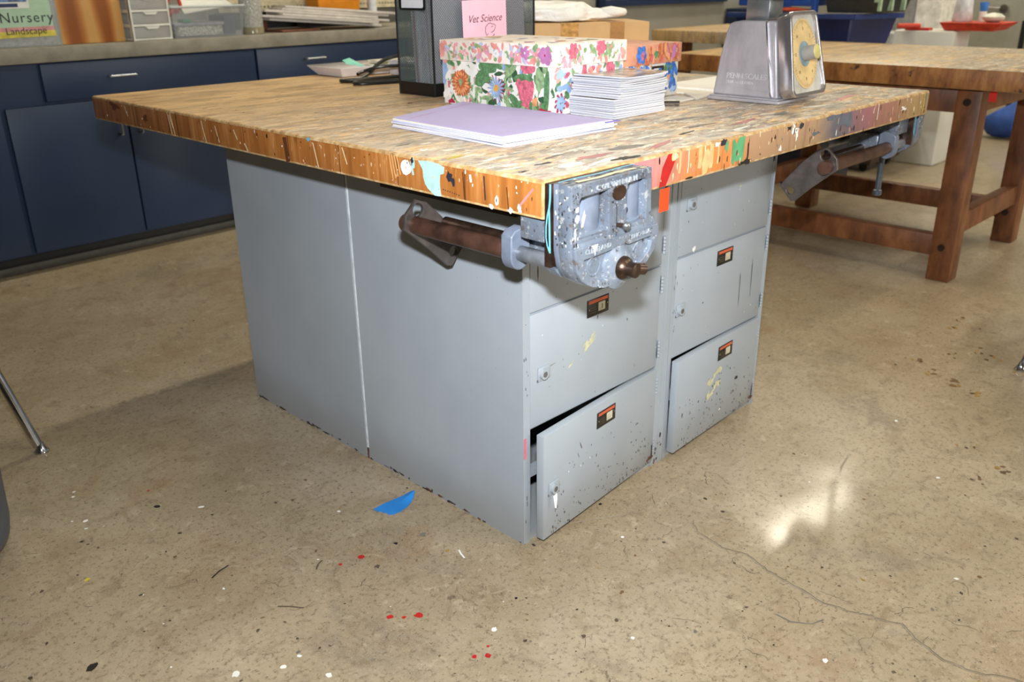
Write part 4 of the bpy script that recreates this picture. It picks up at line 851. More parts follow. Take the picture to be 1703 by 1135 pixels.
    petals(b, O, U, W_, bx0+.02, .825, .022, 9, 8, .2, .004, .0006); petals(b, O, U, W_, bx0+.02, .825, .018, 9, 6, .22, .002, .0009, .2); b.blob(O, U, W_, bx0+.10, .88, .01, .025, 3, h=.0008); b.blob(O, U, W_, bx0+.018, .885, .012, .014, 6, h=.0008); b.blob(O, U, W_, bx0+.19, .89, .015, .02, 3, h=.0008)
    clampmb(b, (bx0, bx1), (by0, by1), (Z0, .935))
    b.build('box_body', FM(WFL), t)
    b = MB(); e = .005; b.box((bx0-e, by0-e, .901), (bx1+e, by1+e, .9465), 0, .0012)
    O, U = (bx0-e, 0, 0), (0, -1, 0)
    for k in range(170): leaf(b, O, U, W_, X(rnd.uniform(by0+.006, by1-.006)), rnd.uniform(.908, .940), rnd.uniform(.004, .013), rnd.uniform(.002, .006), rnd.uniform(.3, 2.8), rnd.choice([9, 9, 14, 2, 2, 14, 9, 15, 11, 11]), h=.0003+.000003*k)
    petals(b, O, U, W_, X(.455), .925, .021, 6, 7, .42, .0, .0010); b.blob(O, U, W_, X(.455), .925, .0025, .0025, 8, h=.0016); petals(b, O, U, W_, X(.515), .928, .015, 5, 7, .4, .002, .0009); petals(b, O, U, W_, X(.49), .914, .012, 5, 9, .4, .0, .0008); b.blob(O, U, W_, X(.785), .925, .009, .018, 9, h=.0008); leaf(b, O, U, W_, X(.66), .934, .016, .006, -.5, 2, .0009)
    O, U = (0, by0-e, 0), (1, 0, 0)
    for k in range(110): leaf(b, O, U, W_, rnd.uniform(bx0+.006, bx1-.006), rnd.uniform(.908, .94), rnd.uniform(.005, .014), rnd.uniform(.002, .007), rnd.uniform(.3, 2.8), rnd.choice([9, 2, 2, 9, 14, 11, 11]), h=.0003+.000003*k)
    petals(b, O, U, W_, bx0+.055, .932, .017, 6, 3, .4, .0, .0010); petals(b, O, U, W_, bx0+.15, .934, .018, 6, 3, .4, .0, .0010)
    O, U = (0, 0, .9465), (1, 0, 0)
    for k in range(30): leaf(b, O, U, (0, 1, 0), rnd.uniform(bx0+.02, bx1-.02), rnd.uniform(by0+.02, by1-.02), rnd.uniform(.006, .02), rnd.uniform(.003, .010), rnd.uniform(0, 3), rnd.choice([9, 2, 3, 6, 10]), h=.0003+.00001*k)
    clampmb(b, (bx0-e, bx1+e), (by0-e, by1+e), (.901, .9465))
    b.build('lid', FM(flat('lid_cream', (244, 232, 222), .5, var=.05)), t)
    # second floral box
    qx0, qy0, qx1, qy1 = .762, .455, 1.002, .81
    t = thing('floral_box', 'second floral box with orange lid and blue flowers, right of the pink floral one', 'box', (.88, .63, Z0))
    b = MB(); b.box((qx0, qy0, Z0), (qx1, qy1, .92), 0, .001); O, U = (0, qy0, 0), (1, 0, 0)
    for k in range(120): leaf(b, O, U, W_, rnd.uniform(qx0+.01, qx1-.01), rnd.uniform(.815, .875), rnd.uniform(.008, .018), rnd.uniform(.004, .008), rnd.uniform(0, 3.1), rnd.choice([13, 13, 6, 1, 13, 5, 11]), h=.0003+.00001*k)
    petals(b, O, U, W_, qx1-.035, .868, .024, 7, 13, .35, .002, .0009); b.blob(O, U, W_, qx1-.035, .868, .006, .008, 1, h=.0014)
    clampmb(b, (qx0, qx1), (qy0, qy1), (Z0, .92))
    b.build('box_body', FM(WFL), t)
    b = MB(); b.plate([(-.024, 0), (.024, 0), (.024, .026), (-.024, .026)], [[(-.019, -.001+.002), (.019, .001), (.019, .021), (-.019, .021)]], (qx0+.150, qy0-.001, .850), (1, 0, 0), (0, 0, 1), .002); b.build('label_frame', flat('bronze', (70, 56, 44), .4, .6), t)
    b = MB(); b.box((qx0-e, qy0-e, .882), (qx1+e, qy1+e, .9275), 0, .0012); O, U = (0, qy0-e, 0), (1, 0, 0)
    for k in range(60): leaf(b, O, U, W_, rnd.uniform(qx0+.05, qx1-.006), rnd.uniform(.888, .921), rnd.uniform(.006, .018), rnd.uniform(.002, .006), rnd.uniform(.8, 2.4), rnd.choice([4, 5, 4, 9, 5, 3]), h=.0003+.00001*k)
    petals(b, O, U, W_, qx0+.075, .905, .022, 6, 13, .4, .002, .0011); b.blob(O, U, W_, qx1-.03, .906, .010, .016, 7, h=.0012, irr=.3); b.blob(O, U, W_, qx0+.135, .905, .009, .009, 1, h=.0012, irr=.3)
    clampmb(b, (qx0-e, qx1+e), (qy0-e, qy1+e), (.882, .9275))
    b.build('lid', FM(flat('lid_orange', (216, 150, 120), .5, var=.1)), t)
    # stack of magazines
    rnd = random.Random(11); z = Z0; PG = []
    n = N('page_edges', .45); x, y, zz = n.xyz(); lay = n.noise(1, 2, .6, vec=n.map(scale=(3, 3, 900))); PGE = n.done(n.ramp(lay, [(.35, (150, 154, 170)), (.5, (206, 208, 216)), (.7, (236, 236, 238))]))
    nm = 19
    for k in range(nm):
        th = rnd.uniform(.0030, .0046); up = k >= 9
        ang = math.radians(rnd.uniform(-1.6, 1.6) + (2 if up else -1)); ox, oy = (.004, -.001) if up else (0, 0)
        cx, cy = .638+ox+rnd.uniform(-.003, .003), .362+oy+rnd.uniform(-.002, .002)
        F = Matrix.Translation(V((cx, cy, z))) @ Matrix.Rotation(ang, 4, 'Z')
        b = MB(F); wx, wy = .088, .062+.001*(k % 2)
        nx = 8; P_ = []; bow = .0035*(1 if up else .3)*(k/nm)
        prof = [(-wx+2*wx*i/nx) for i in range(nx+1)]
        zb = lambda s_: bow*abs(s_/wx)**3*(-1 if False else 1)
        lo = [(s_, -wy, zb(s_)) for s_ in prof]; hi = [(s_, -wy, zb(s_)+th) for s_ in reversed(prof)]
        b.extr(lo+hi, (0, 2*wy, 0), 0)
        col = rnd.choice([(120, 96, 70), (90, 110, 130), (180, 170, 160), (150, 60, 50), (70, 90, 60)])
        b.poly([(s_, q*wy*.998, zb(s_)+th+.0002) for q, ss in ((-1, prof), (1, list(reversed(prof)))) for s_ in ss], 1)
        o = b.build('magazine', [PGE, flat('cover_%d' % k, col, .25, var=.5, scale=40)])
        lab = 'glossy magazine within the neat stack right of the pink floral box'
        if k == nm-1: lab = 'topmost glossy magazine of the stack right of the pink floral box'
        if k == 0: lab = 'bottom magazine of the stack, lying directly on the bench by the floral box'
        tag(o, lab, 'magazine', 'stack of magazines on the bench'); z += th + .0004
    # lavender folders
    z = Z0; LAV = flat('lavender_card', (186, 176, 222), .6, var=.03, scale=8); LAV2 = flat('pale_lavender', (214, 216, 240), .6, var=.03); IV = flat('ivory_paper', (240, 234, 218), .6, var=.02)
    corn = [V((.162, .235)), V((.452, .222)), V((.452, .672)), V((.186, .572))]
    base = [(.158, .238), (.448, .218), (.452, .66), (.182, .585)]
    specs = [(LAV2, .0028, 0, 0), (IV, .0022, .006, 1.0), (LAV2, .0028, .003, -1.2), (LAV2, .0026, -.003, .8), (LAV2, .0024, .004, -.5), (IV, .0026, .006, .7), (LAV, .0012, .009, 0)]
    for k, (mt, th, off, an) in enumerate(specs):
        F = Matrix.Translation(V((.31, .43, z))) @ Matrix.Rotation(math.radians(an), 4, 'Z')
        b = MB(F); pts = [(x-.31+off*(.5 if i in (0, 3) else -.2), y-.43+off*(1 if i in (0, 1) else 0)) for i, (x, y) in enumerate(base)]
        b.extr([(x, y, 0) for x, y in pts], (0, 0, th), 0)
        ms = [mt]
        if k == len(specs)-1:
            ms.append(flat('red_pencil', (214, 150, 186), .6))
            for a0, cnt in ((.545, 0),):
                rw = random.Random(2); xx = .0
                pp = []
                for j in range(46):
                    t_ = j/45; X_ = -.108+.235*t_; Y_ = .118+.075*t_*1.0
                    if .42 < t_ < .52: 
                        if len(pp) > 2: b.ribbon((0, 0, th), (1, 0, 0), (0, 1, 0), pp, .0018, 1)
                        pp = []; continue
                    pp.append((X_, Y_ + (.0045 if j % 2 else -.0045)*rw.uniform(.4, 1)))
                b.ribbon((0, 0, th), (1, 0, 0), (0, 1, 0), pp, .0018, 1)
        o = b.build('paper_folder', ms)
        lab = ['lowest pale folder of the lavender pile, lying on the bench', 'ivory papers second from the bottom of the lavender pile', 'pale lavender folder third from the bottom of the pile', 'pale lavender folder in the middle of the pile', 'pale lavender folder just beneath the ivory papers near the top', 'ivory papers directly under the top purple folder', 'top lavender purple folder with faint red handwriting, in front of the floral box'][k]
        tag(o, lab, 'folder', 'folder pile on the bench'); z += th + .0003
    b = MB(Matrix.Translation(V((.452, .222, z-.004)))); b.extr([(-.03, .0, 0), (.008, -.006, 0), (.012, .004, 0), (-.01, .03, 0)], (0, 0, .0015)); tag(b.build('purple_card_corner', flat('deep_lavender', (126, 116, 190), .6)), 'darker purple card corner poking from the right tip of the folder pile', 'card')
    # scale
    t = thing('kitchen_scale', 'old aluminium dial scale on the bench right of the magazines', 'scale', (1.06, .25, Z0))
    b = MB(); b.box((.968, .150, Z0), (1.158, .345, Z0+.008), 0, .003); b.box((.972, .155, Z0+.008), (1.154, .34, Z0+.012), 0, .002); b.build('base', ALU, t)
    b = MB(); zb, zt = Z0+.012, .982; prof = [(.334, zb), (.325, .90), (.315, .955), (.308, .975), (.296, .979), (.278, zt), (.235, .982), (.188, .982), (.160, zb)]
    xs, xe = .978, 1.148; tp = .012
    ring0 = [(xs, y, z) for y, z in prof]; r1 = [(xs+tp*(z-zb)/(zt-zb), y, z) for y, z in prof]; r2 = [(xe-tp*(z-zb)/(zt-zb), y, z) for y, z in prof]; nP = len(prof)
    b.add(r1+r2, [tuple(range(nP)), tuple(range(nP, 2*nP))[::-1]] + [(i, nP+i, nP+(i+1) % nP, (i+1) % nP) for i in range(nP)], 0)
    b.build('housing', ALU, t, bevel=.004)
    th_ = math.atan2(tp, zt-zb); Fp = Matrix.Translation(V((xs, 0, zb))) @ Matrix.Rotation(th_, 4, 'Y'); b = MB(Fp)
    b.plate([(-.318, .018), (-.19, .012), (-.19, .160), (-.308, .160)], [], (-.0002, 0, 0), (0, 1, 0), (0, 0, 1), -.0001) if False else None
    O, U, W_ = (-.0006, 0, 0), (0, -1, 0), (0, 0, 1)
    ou = [(-.316, .022), (-.186, .012), (-.186, .158), (-.306, .158)]; inn = [(-.3145, .0235), (-.1875, .0137), (-.1875, .1565), (-.3048, .1565)]
    b.plate(ou, [inn], (-.0003, 0, 0), U, W_, .0012); b.text('PENN SCALES', (-.0006, .301, .040), U, W_, .0175, 1, ext=.0008, space=1.0); b.text('PHILADELPHIA', (-.0006, .300, .028), U, W_, .0095, 1, ext=.0005, space=1.2)
    b.build('side_panel', [ALU, flat('worn_raised_letters', (206, 204, 206), .35, .5)], t)
    # dial housing leaning back slightly
    Fd = Matrix.Translation(V((1.05, .146, Z0+.013))) @ Matrix.Scale(.87, 4, (1, 0, 0)) @ Matrix.Rotation(math.radians(-12), 4, 'X') @ Matrix.Scale(.95, 4, (0, 0, 1)); b = MB(Fd)
    def rrect(w0, w1, z0, z1, r, n=6):
        P_ = []
        for cx, cz, a0 in ((w1-r, z1-r, 0), (-w1+r, z1-r, PI/2), (-w0+r, z0+r, PI), (w0-r, z0+r, 3*PI/2)):
            for k in range(n+1): a = a0+PI/2*k/n; P_.append((cx+r*math.cos(a), cz+r*math.sin(a)))
        return P_
    b.plate(rrect(.092, .074, 0, .196, .02), [rrect(.086, .068, .006, .190, .016)], (0, .0, 0), (1, 0, 0), (0, 0, 1), .030, 0, .0015); b.plate(rrect(.090, .076, .002, .194, .018), [], (0, .030, 0), (1, 0, 0), (0, 0, 1), .004, 0)
    b.build('dial_rim', flat('polished_aluminium', (196, 194, 200), .18, .9, var=.06), t)
    b = MB(Fd); b.plate(rrect(.086, .068, .006, .190, .016), [], (0, -.020, 0), (1, 0, 0), (0, 0, 1), .003, 1)
    b.lathe([(.070, 0), (.070, .0012)], (0, -.0235, .098), 0, 40, 'y', 1, 1.18); b.lathe([(.030, 0), (.030, .0008)], (0, -.0248, .098), 2, 32, 'y')
    for k in range(60):
        a = 2*PI*k/60; r0, r1_ = (.058, .067) if k % 5 == 0 else (.062, .067)
        b.ribbon((0, -.0249, .098), (1, 0, 0), (0, 0, 1), [(r0*math.cos(a), 1.18*r0*math.sin(a)), (r1_*math.cos(a), 1.18*r1_*math.sin(a))], .0009, 3)
    for k in range(8): a = PI/2-2*PI*k/8; b.text(str(k*2), (.050*math.cos(a), -.0252, .098+.059*math.sin(a)-.004), (1, 0, 0), (0, 0, 1), .011, 3, align='CENTER')
    b.build('dial', [flat('aged_dial', (214, 186, 132), .4, var=.1, scale=20), flat('dial_grey', (190, 186, 176), .4), flat('dial_blue', (128, 150, 156), .5), flat('dial_print', (96, 78, 50), .5)], t)
    b = MB(Fd); b.cyl((0, -.0256, .098), (0, -.055, .098), .0175, 0, seg=28); b.cyl((0, -.055, .098), (0, -.057, .098), .0175, 1, r2=.016, seg=28); b.build('zero_knob', [flat('grey_knob', (150, 148, 144), .4), flat('yellowed_knob', (196, 184, 120), .4)], t)
    b = MB(); b.box((1.02, .225, .981), (1.085, .285, 1.030), 0, .002); b.build('column', STEELGR, t)
    b = MB(); b.box((.985, .185, 1.030), (1.15, .345, 1.036), 0, .002); b.build('weighing_plate', flat('plate_green_grey', (150, 160, 150), .3, .5), t)
    # papers and small stuff behind
    def sheet(nm, lab, pts, z, th, mt, cat='paper', g=None): 
        b = MB(); b.extr([(x, y, z) for x, y in pts], (0, 0, th)); return tag(b.build(nm, mt), lab, cat, g)
    PAP = flat('white_paper', (236, 232, 224), .6, var=.02)
    sheet('paper_sheaf', 'sheaf of white paper behind the dial scale, edge showing on its right', [(1.08, .36), (1.40, .36), (1.40, .57), (1.08, .57)], Z0, .009, PAP)
    sheet('paper_sheaf', 'white papers between the second floral box and the scale', [(.93, .35), (1.07, .37), (1.10, .60), (1.015, .60), (1.015, .44)], Z0, .004, flat('cream_paper', (230, 222, 206), .6, var=.02))
    sheet('paper_sheet', 'single white sheet lying in front of the papers beside the scale', [(.86, .36), (.96, .36), (.965, .43), (.87, .44)], Z0, .001, PAP)
    b = MB(); b.cyl((.74, .40, Z0+.0065), (.818, .322, Z0+.0065), .0065, 0, seg=16); b.cyl((.8175, .3225, Z0+.0065), (.8185, .3215, Z0+.0065), .0045, 1, seg=16); tag(b.build('metal_tube', [CHROME, DARK]), 'short chrome metal tube poking out right of the magazine stack', 'tube')
    b = MB(); b.lathe([(.02, 0), (.032, .004), (.034, .014), (.026, .026), (.012, .032), (.002, .033)], (1.13, .66, Z0), 0, 24, 'z', 2.0, .9); tag(b.build('computer_mouse', flat('dark_grey_plastic', (74, 80, 90), .35)), 'low dark grey rounded device lying behind the papers by the scale', 'device')
    # tray with notebooks
    t = thing('stationery_tray', 'shallow white tray at the far edge of the bench', 'tray', (.9, 1.6, Z0))
    b = MB(); x0, x1, y0, y1 = .715, 1.10, 1.50, 1.63; s_ = .014; ht = .028
    b.add([(x0, y0, Z0), (x1, y0, Z0), (x1, y1, Z0), (x0, y1, Z0), (x0-s_, y0-s_, Z0+ht), (x1+s_, y0-s_, Z0+ht), (x1+s_, y1+s_+.03, Z0+ht), (x0-s_, y1+s_+.03, Z0+ht),
           (x0-s_+.004, y0-s_+.004, Z0+ht), (x1+s_-.004, y0-s_+.004, Z0+ht), (x1+s_-.004, y1+s_+.026, Z0+ht), (x0-s_+.004, y1+s_+.026, Z0+ht), (x0+.003, y0+.003, Z0+.003), (x1-.003, y0+.003, Z0+.003), (x1-.003, y1-.003, Z0+.003), (x0+.003, y1-.003, Z0+.003)],
          [(0, 3, 2, 1), (0, 1, 5, 4), (1, 2, 6, 5), (2, 3, 7, 6), (3, 0, 4, 7), (4, 5, 9, 8), (5, 6, 10, 9), (6, 7, 11, 10), (7, 4, 8, 11), (8, 9, 13, 12), (9, 10, 14, 13), (10, 11, 15, 14), (11, 8, 12, 15), (12, 13, 14, 15)])
    b.build('shell', flat('white_tray', (226, 220, 222), .35, var=.03), t, bevel=.002)
    b = MB(Matrix.Translation(V((.80, 1.56, Z0+.026))) @ Matrix.Rotation(.25, 4, 'Y')); 
    b.add([(-.06, -.045, 0), (.01, -.05, .004), (.09, -.03, -.004), (.085, .035, 0), (.02, .05, .026), (-.02, .03, .012)], [(0, 1, 4, 5), (1, 2, 3, 4)]); b.v += [p-V((0, 0, .003)) for p in b.v[:6]]; b.f += [(11, 10, 7, 6), (10, 9, 8, 7), (0, 6, 7, 1), (1, 7, 8, 2), (2, 8, 9, 3), (3, 9, 10, 4), (4, 10, 11, 5), (5, 11, 6, 0)]; b.m += [0]*8
    tag(b.build('aqua_envelope', flat('aqua_paper', (140, 226, 206), .6, var=.05)), 'folded aqua green paper lying in the white tray', 'paper')
    for k in range(2):
        F = Matrix.Translation(V((.985+.02*k, 1.575-.004*k, Z0+.012+.012*k))) @ Matrix.Rotation(math.radians(-6+5*k), 4, 'Z')
        b = MB(F); t = thing('spiral_notebook', ['lower spiral notebook in the white tray', 'upper spiral notebook with wire coil facing left, in the white tray'][k], 'notebook', F.to_translation(), math.radians(-6+5*k), 'spiral notebooks in the tray')
        b.box((-.09, -.05, 0), (.09, .06, .009)); b.build('pages', flat('notebook_pages', (226, 214, 196), .6), t)
        b = MB(F)
        for j in range(22):
            x = -.088+.008*j; b.tube([(x, -.056, .0), (x, -.058, .010), (x, -.050, .013), (x+.001, -.046, .008), (x, -.049, -.001), (x, -.056, .0)], .0009, seg=5, smooth=2)
        b.build('wire_coil', flat('coil_wire', (214, 216, 206), .3, .5), t)
    # cable
    b = MB(); z = Z0+.006
    b.tube([(1.0, 1.37, z+.058), (.93, 1.40, z+.056), (.85, 1.43, z+.047), (.79, 1.42, z+.03), (.75, 1.40, z+.012), (.68, 1.37, z), (.625, 1.375, z), (.612, 1.35, z), (.63, 1.33, z), (.70, 1.35, z), (.80, 1.33, z), (.90, 1.28, z)], .0055, seg=10, smooth=6)
    b.tube([(.90, 1.28, z+.004), (.82, 1.25, z), (.70, 1.26, z), (.618, 1.29, z), (.596, 1.27, z), (.62, 1.245, z), (.72, 1.21, z), (.84, 1.19, z), (.95, 1.15, z)], .0052, seg=10, smooth=6)
    b.tube([(.95, 1.15, z+.01), (.90, 1.24, z+.02), (.84, 1.31, z+.03), (.78, 1.38, z+.028), (.73, 1.40, z+.018), (.69, 1.385, z+.012)], .005, seg=10, smooth=6)
    tag(b.build('power_cable', flat('black_rubber', (24, 24, 24), .3)), 'black coiled power cable between the white tray and the mesh file', 'cable')
    b = MB(Matrix.Translation(V((.80, 1.27, Z0)))); b.box((0, 0, .0), (.07, .05, .028), 0, .004); tag(b.build('power_adapter', flat('dark_adapter', (30, 34, 34), .35)), 'small black power adapter amid the cable coils', 'adapter')
    b = MB(Matrix.Translation(V((.86, 1.32, Z0)))); b.box((0, 0, .0), (.20, .13, .045), 0, .006); tag(b.build('white_device', flat('white_device', (216, 216, 226), .3, var=.03)), 'white plastic device half hidden behind the mesh file', 'device')
    b = MB(Matrix.Translation(V((.96, 1.38, Z0+.046)))); b.add([(0, 0, 0), (.12, 0, 0), (.12, .1, 0), (0, .1, 0), (.01, .01, .062), (.11, .01, .062), (.11, .09, .062), (.01, .09, .062)], [(0, 3, 2, 1), (4, 5, 6, 7), (0, 1, 5, 4), (1, 2, 6, 5), (2, 3, 7, 6), (3, 0, 4, 7)], [0, 1, 0, 0, 0, 0]); tag(b.build('tape_dispenser', [flat('grey_block', (96, 98, 108), .4), WHITE], bevel=.004), 'small grey block with white top on the white device', 'dispenser')
    # cardboard box and white bag
    ang = math.radians(-36)
    F = Matrix.Translation(V((1.07, 1.085, Z0))) @ Matrix.Rotation(ang, 4, 'Z')
    t = thing('cardboard_box', 'brown taped cardboard box behind the floral boxes', 'box', (1.07, 1.085, Z0), ang)
    CB = flat('cardboard', (206, 164, 112), .7, var=.06, scale=8)
    MB(F).box((0, 0, 0), (.415, .24, .152), 0, .003).build('carton', CB, t)
    b = MB(F); b.poly([(.135, -.0006, .10), (.19, -.0006, .10), (.19, -.0006, .152), (.135, -.0006, .152)]); b.box((.135, -.0008, .09), (.185, -.0002, .1525)); b.box((.135, -.0005, .1521), (.185, .24, .1528)); b.build('tape', flat('glossy_tape', (196, 150, 90), .12, var=.25, scale=70), t)
    b = MB(F); b.box((.29, -.0008, .03), (.335, -.0002, .1525)); b.box((.29, -.0005, .1521), (.335, .24, .1528)); b.build('tape', flat('old_tape', (178, 130, 78), .3, var=.1), t)
    # lumpy bag
    bm = bmesh.new(); bmesh.ops.create_icosphere(bm, subdivisions=4, radius=1)
    from mathutils import noise as mn
    vs = []
    for v in bm.verts:
        p = v.co.copy(); q = 1 + .22*mn.noise(p*1.6+V((3, 1, 2))) + .10*mn.noise(p*4) + .05*abs(mn.noise(p*9))
        p = V((p.x*.17*q*(1+.0*p.x), p.y*.085*q, max(p.z, -.35)*.045*q+.018))
        if p.x > .10: p.z = p.z*.62+.004; p.y *= .7
        vs.append((p.x+.13, p.y+.1, p.z+.1555))
    b = MB(F); b.add(vs, [tuple(x.index for x in f.verts) for f in bm.faces]); bm.free()
    b.lathe([(.002, 0), (.02, .014), (.026, .045), (.014, .09), (.004, .095)], (.275, .10, .178), 0, 14, 'x', 1, .7)
    n = N('white_bag_film', .35); n.bump(n.noise(30, 4, .7), .6, .006); bagm = n.done(n.ramp(n.noise(8, 3), [(.3, (226, 222, 212)), (.7, (244, 242, 236))]))
    tag(b.build('plastic_bag', bagm, sharp=60), 'crumpled white plastic bag lying on the cardboard box', 'bag')
bench_things()

# ------------------------------------------------------------------ second bench
def bench2():
    t = thing('wooden_workbench', 'second workbench with brown timber legs and stretchers, behind on the right', 'workbench', (2.87, .68, 0))
    b = MB(); b.box((2.35, -.05, .712), (3.40, 1.40, .78), 0, .005)
    ms = []
    for i, f in enumerate(b.f):
        vv = [b.v[k] for k in f]; n_ = (vv[1]-vv[0]).cross(vv[2]-vv[0]).normalized(); ms.append(0 if abs(n_.z) > .9 else 1 if max(abs(n_.x), abs(n_.y)) > .9 else 2)
    b.m = ms
    O, U, W_ = (2.35, 0, 0), (0, -1, 0), (0, 0, 1)
    rnd = random.Random(4)
    b.build('tabletop', [TOP2, EDGE2, WORN], t)
    legs = [(2.44, .165), (3.17, .165), (3.19, 1.10), (2.44, 1.10)]
    for x, y in legs:
        l = MB().box((x, y, 0), (x+.085, y+.085, .712), 0, .004).build('leg', BROWN, t)
        bb = MB()
        for z in (.13, .66): bb.cyl((x+.0, y+.045, z), (x-.006, y+.045, z), .013, 0, seg=12)
        bb.build('bolt', flat('bolt_dark', (56, 44, 40), .4, .6), l)
    for a, c_ in (((2.455, .25, .09), (2.505, 1.10, .17)), ((3.19, .25, .10), (3.235, 1.10, .18)), ((2.525, .18, .17), (3.17, .225, .25)), ((2.525, 1.13, .17), (3.19, 1.175, .25))):
        MB().box(a, c_, 0, .003).build('stretcher', BROWN, t)
    for a, c_ in (((2.45, .25, .62), (2.49, 1.10, .711)), ((3.2, .25, .62), (3.24, 1.10, .711)), ((2.525, .18, .62), (3.17, .22, .711)), ((2.525, 1.14, .62), (3.19, 1.18, .711))):
        MB().box(a, c_, 0, .003).build('apron', BROWN, t)
    b = MB(); b.box((2.436, .118, .668), (2.4385, .142, .7115)); tag(b.build('red_tape_tab', REDT), 'red tape tab hanging below the second workbench edge', 'tape')
    # a further bench top seen past the floral boxes
    t = thing('wooden_workbench', 'far workbench seen only as a tan top just right of the floral boxes', 'workbench', (4.2, 2.25, 0))
    b = MB(); b.box((4.0, 1.87, .70), (4.9, 2.7, .77), 0, .005); b.m = [0]*len(b.m); b.build('tabletop', [TOP2], t)
    for x, y in ((4.1, 1.97), (4.72, 1.97), (4.1, 2.5), (4.72, 2.5)): MB().box((x, y, 0), (x+.08, y+.08, .70), 0, .003).build('leg', BROWN, t)
bench2()

# ------------------------------------------------------------------ background clutter on the right
def background():
    NV = flat('navy_plastic', (24, 36, 84), .4, var=.15, scale=6); NVD = flat('navy_dark', (16, 24, 52), .4); 
    # brown case on castors
    t = thing('brown_case', 'dark brown box with pink edged flaps on the floor beyond the bench', 'case', (4.45, 1.45, 0))
    b = MB(); b.box((4.2, 1.24, .05), (4.62, 1.75, .42), 0, .01); b.build('body', flat('dark_brown_case', (74, 52, 44), .5, var=.2, scale=6), t)
    for z in (.27, .39):
        b = MB(); b.tube([(4.19, 1.52, z), (4.17, 1.26, z+.01), (4.22, 1.215, z+.015), (4.5, 1.22, z+.015)], .011, seg=8, smooth=3); b.build('handle', flat('pink_trim', (208, 150, 138), .5), t)
    for x in (4.26, 4.56):
        for y in (1.3, 1.68): b = MB(); b.cyl((x-.02, y, .026), (x+.02, y, .026), .026, 0, seg=16); b.build('castor', BLACKPL, t)
    b = MB(); b.box((3.62, 1.19, 0), (4.06, 1.72, .55), 0, .006); 
    # navy tote on a plain dark crate
    t = thing('storage_tote', 'large navy blue tote with pale label patches behind the second workbench', 'tote', (3.78, 1.5, .5))
    b = MB(); b.add([(3.62, 1.22, .5), (3.87, 1.19, .5), (3.87, 1.8, .5), (3.62, 1.8, .5), (3.57, 1.18, .89), (3.87, 1.07, .89), (3.9, 1.82, .89), (3.60, 1.86, .89)], [(0, 3, 2, 1), (4, 5, 6, 7), (0, 1, 5, 4), (1, 2, 6, 5), (2, 3, 7, 6), (3, 0, 4, 7)]); b.build('body', NV, t, bevel=.006)
    b = MB(); b.box((3.55, 1.165, .875), (3.60, 1.88, .90), 0, .003); b.add([(3.56, 1.16, .875), (3.88, 1.045, .875), (3.88, 1.09, .875), (3.56, 1.2, .875), (3.56, 1.16, .9), (3.88, 1.045, .9), (3.88, 1.09, .9), (3.56, 1.2, .9)], [(0, 3, 2, 1), (4, 5, 6, 7), (0, 1, 5, 4), (1, 2, 6, 5), (2, 3, 7, 6), (3, 0, 4, 7)]); b.build('rim', flat('navy_rim', (36, 58, 116), .4), t)
    b = MB(); b.box((3.62, 1.24, 0), (3.9, 1.8, .499), 0, .006); tag(b.build('dark_crate', NVD), 'dark crate hidden beneath the large navy tote', 'crate')
    # black bin on the tote
    t = thing('black_bin', 'black open bin with pale green tools standing on the navy tote', 'bin', (3.7, 1.16, .905))
    b = MB(); b.add([(3.60, 1.07, .905), (3.85, 1.03, .905), (3.85, 1.33, .905), (3.60, 1.33, .905), (3.58, 1.04, 1.08), (3.87, .98, 1.08), (3.87, 1.36, 1.08), (3.58, 1.36, 1.08)], [(0, 3, 2, 1), (4, 5, 6, 7), (0, 1, 5, 4), (1, 2, 6, 5), (2, 3, 7, 6), (3, 0, 4, 7)]); b.build('body', flat('charcoal_bin', (48, 50, 50), .4), t, bevel=.006)
    for k, (y, w) in enumerate(((1.075, .018), (1.045, .012), (1.015, .01))):
        b = MB(); b.extr([(3.60+.08*k, y+w, .915), (3.60+.08*k, y-w, .915), (3.575+.08*k, y-w*.6-.02, 1.09), (3.575+.08*k, y+w-.02, 1.09)], (.01, -.004, 0)); tag(b.build('garden_tool', flat('pale_green_tool', (170, 196, 164), .5)), ['leftmost pale green tool at the corner of the black bin', 'middle pale green tool on the black bin', 'rightmost pale tool on the black bin'][k], 'tool', 'pale tools on the black bin')
    b = MB(); b.box((3.56, 1.40, .935), (3.8, 1.82, .985), 0, .006); b.box((3.56, 1.375, .905), (3.6, 1.40, .985), 0, .004); tag(b.build('blue_tray', flat('royal_blue', (34, 76, 160), .4, var=.1)), 'bright blue tray above the orange cord on the navy tote', 'tray')
    b = MB()
    for k in range(4): b.tube([(3.58+.01*k, 1.42, .912), (3.57, 1.5, .922-.002*k), (3.58, 1.6, .918), (3.6, 1.68, .912+.004*k)], .008, seg=8, smooth=4)
    tag(b.build('cord_heap', flat('orange_cord', (224, 84, 44), .5)), 'orange cord heaped on the navy tote beneath the blue tray', 'cord')
    # white carton tower and things on it
    b = MB(); b.box((4.65, 1.05, 0), (4.92, 1.40, .775), 0, .012); tag(b.build('foam_box', flat('white_foam', (212, 210, 202), .6, var=.06, scale=4)), 'tall white foam carton standing on the floor behind the second workbench', 'box')
    b = MB(); b.box((4.95, 1.43, 0), (5.25, 1.85, .74), 0, .01); tag(b.build('grey_carton', flat('grey_white_carton', (178, 180, 184), .6)), 'pale grey carton left of the white foam carton', 'box')
    b = MB(); b.box((5.25, 1.36, 0), (5.55, 1.52, 1.25), 0, .008); tag(b.build('white_post', flat('white_panel', (226, 222, 212), .5)), 'white upright panel behind the foam carton', 'panel')
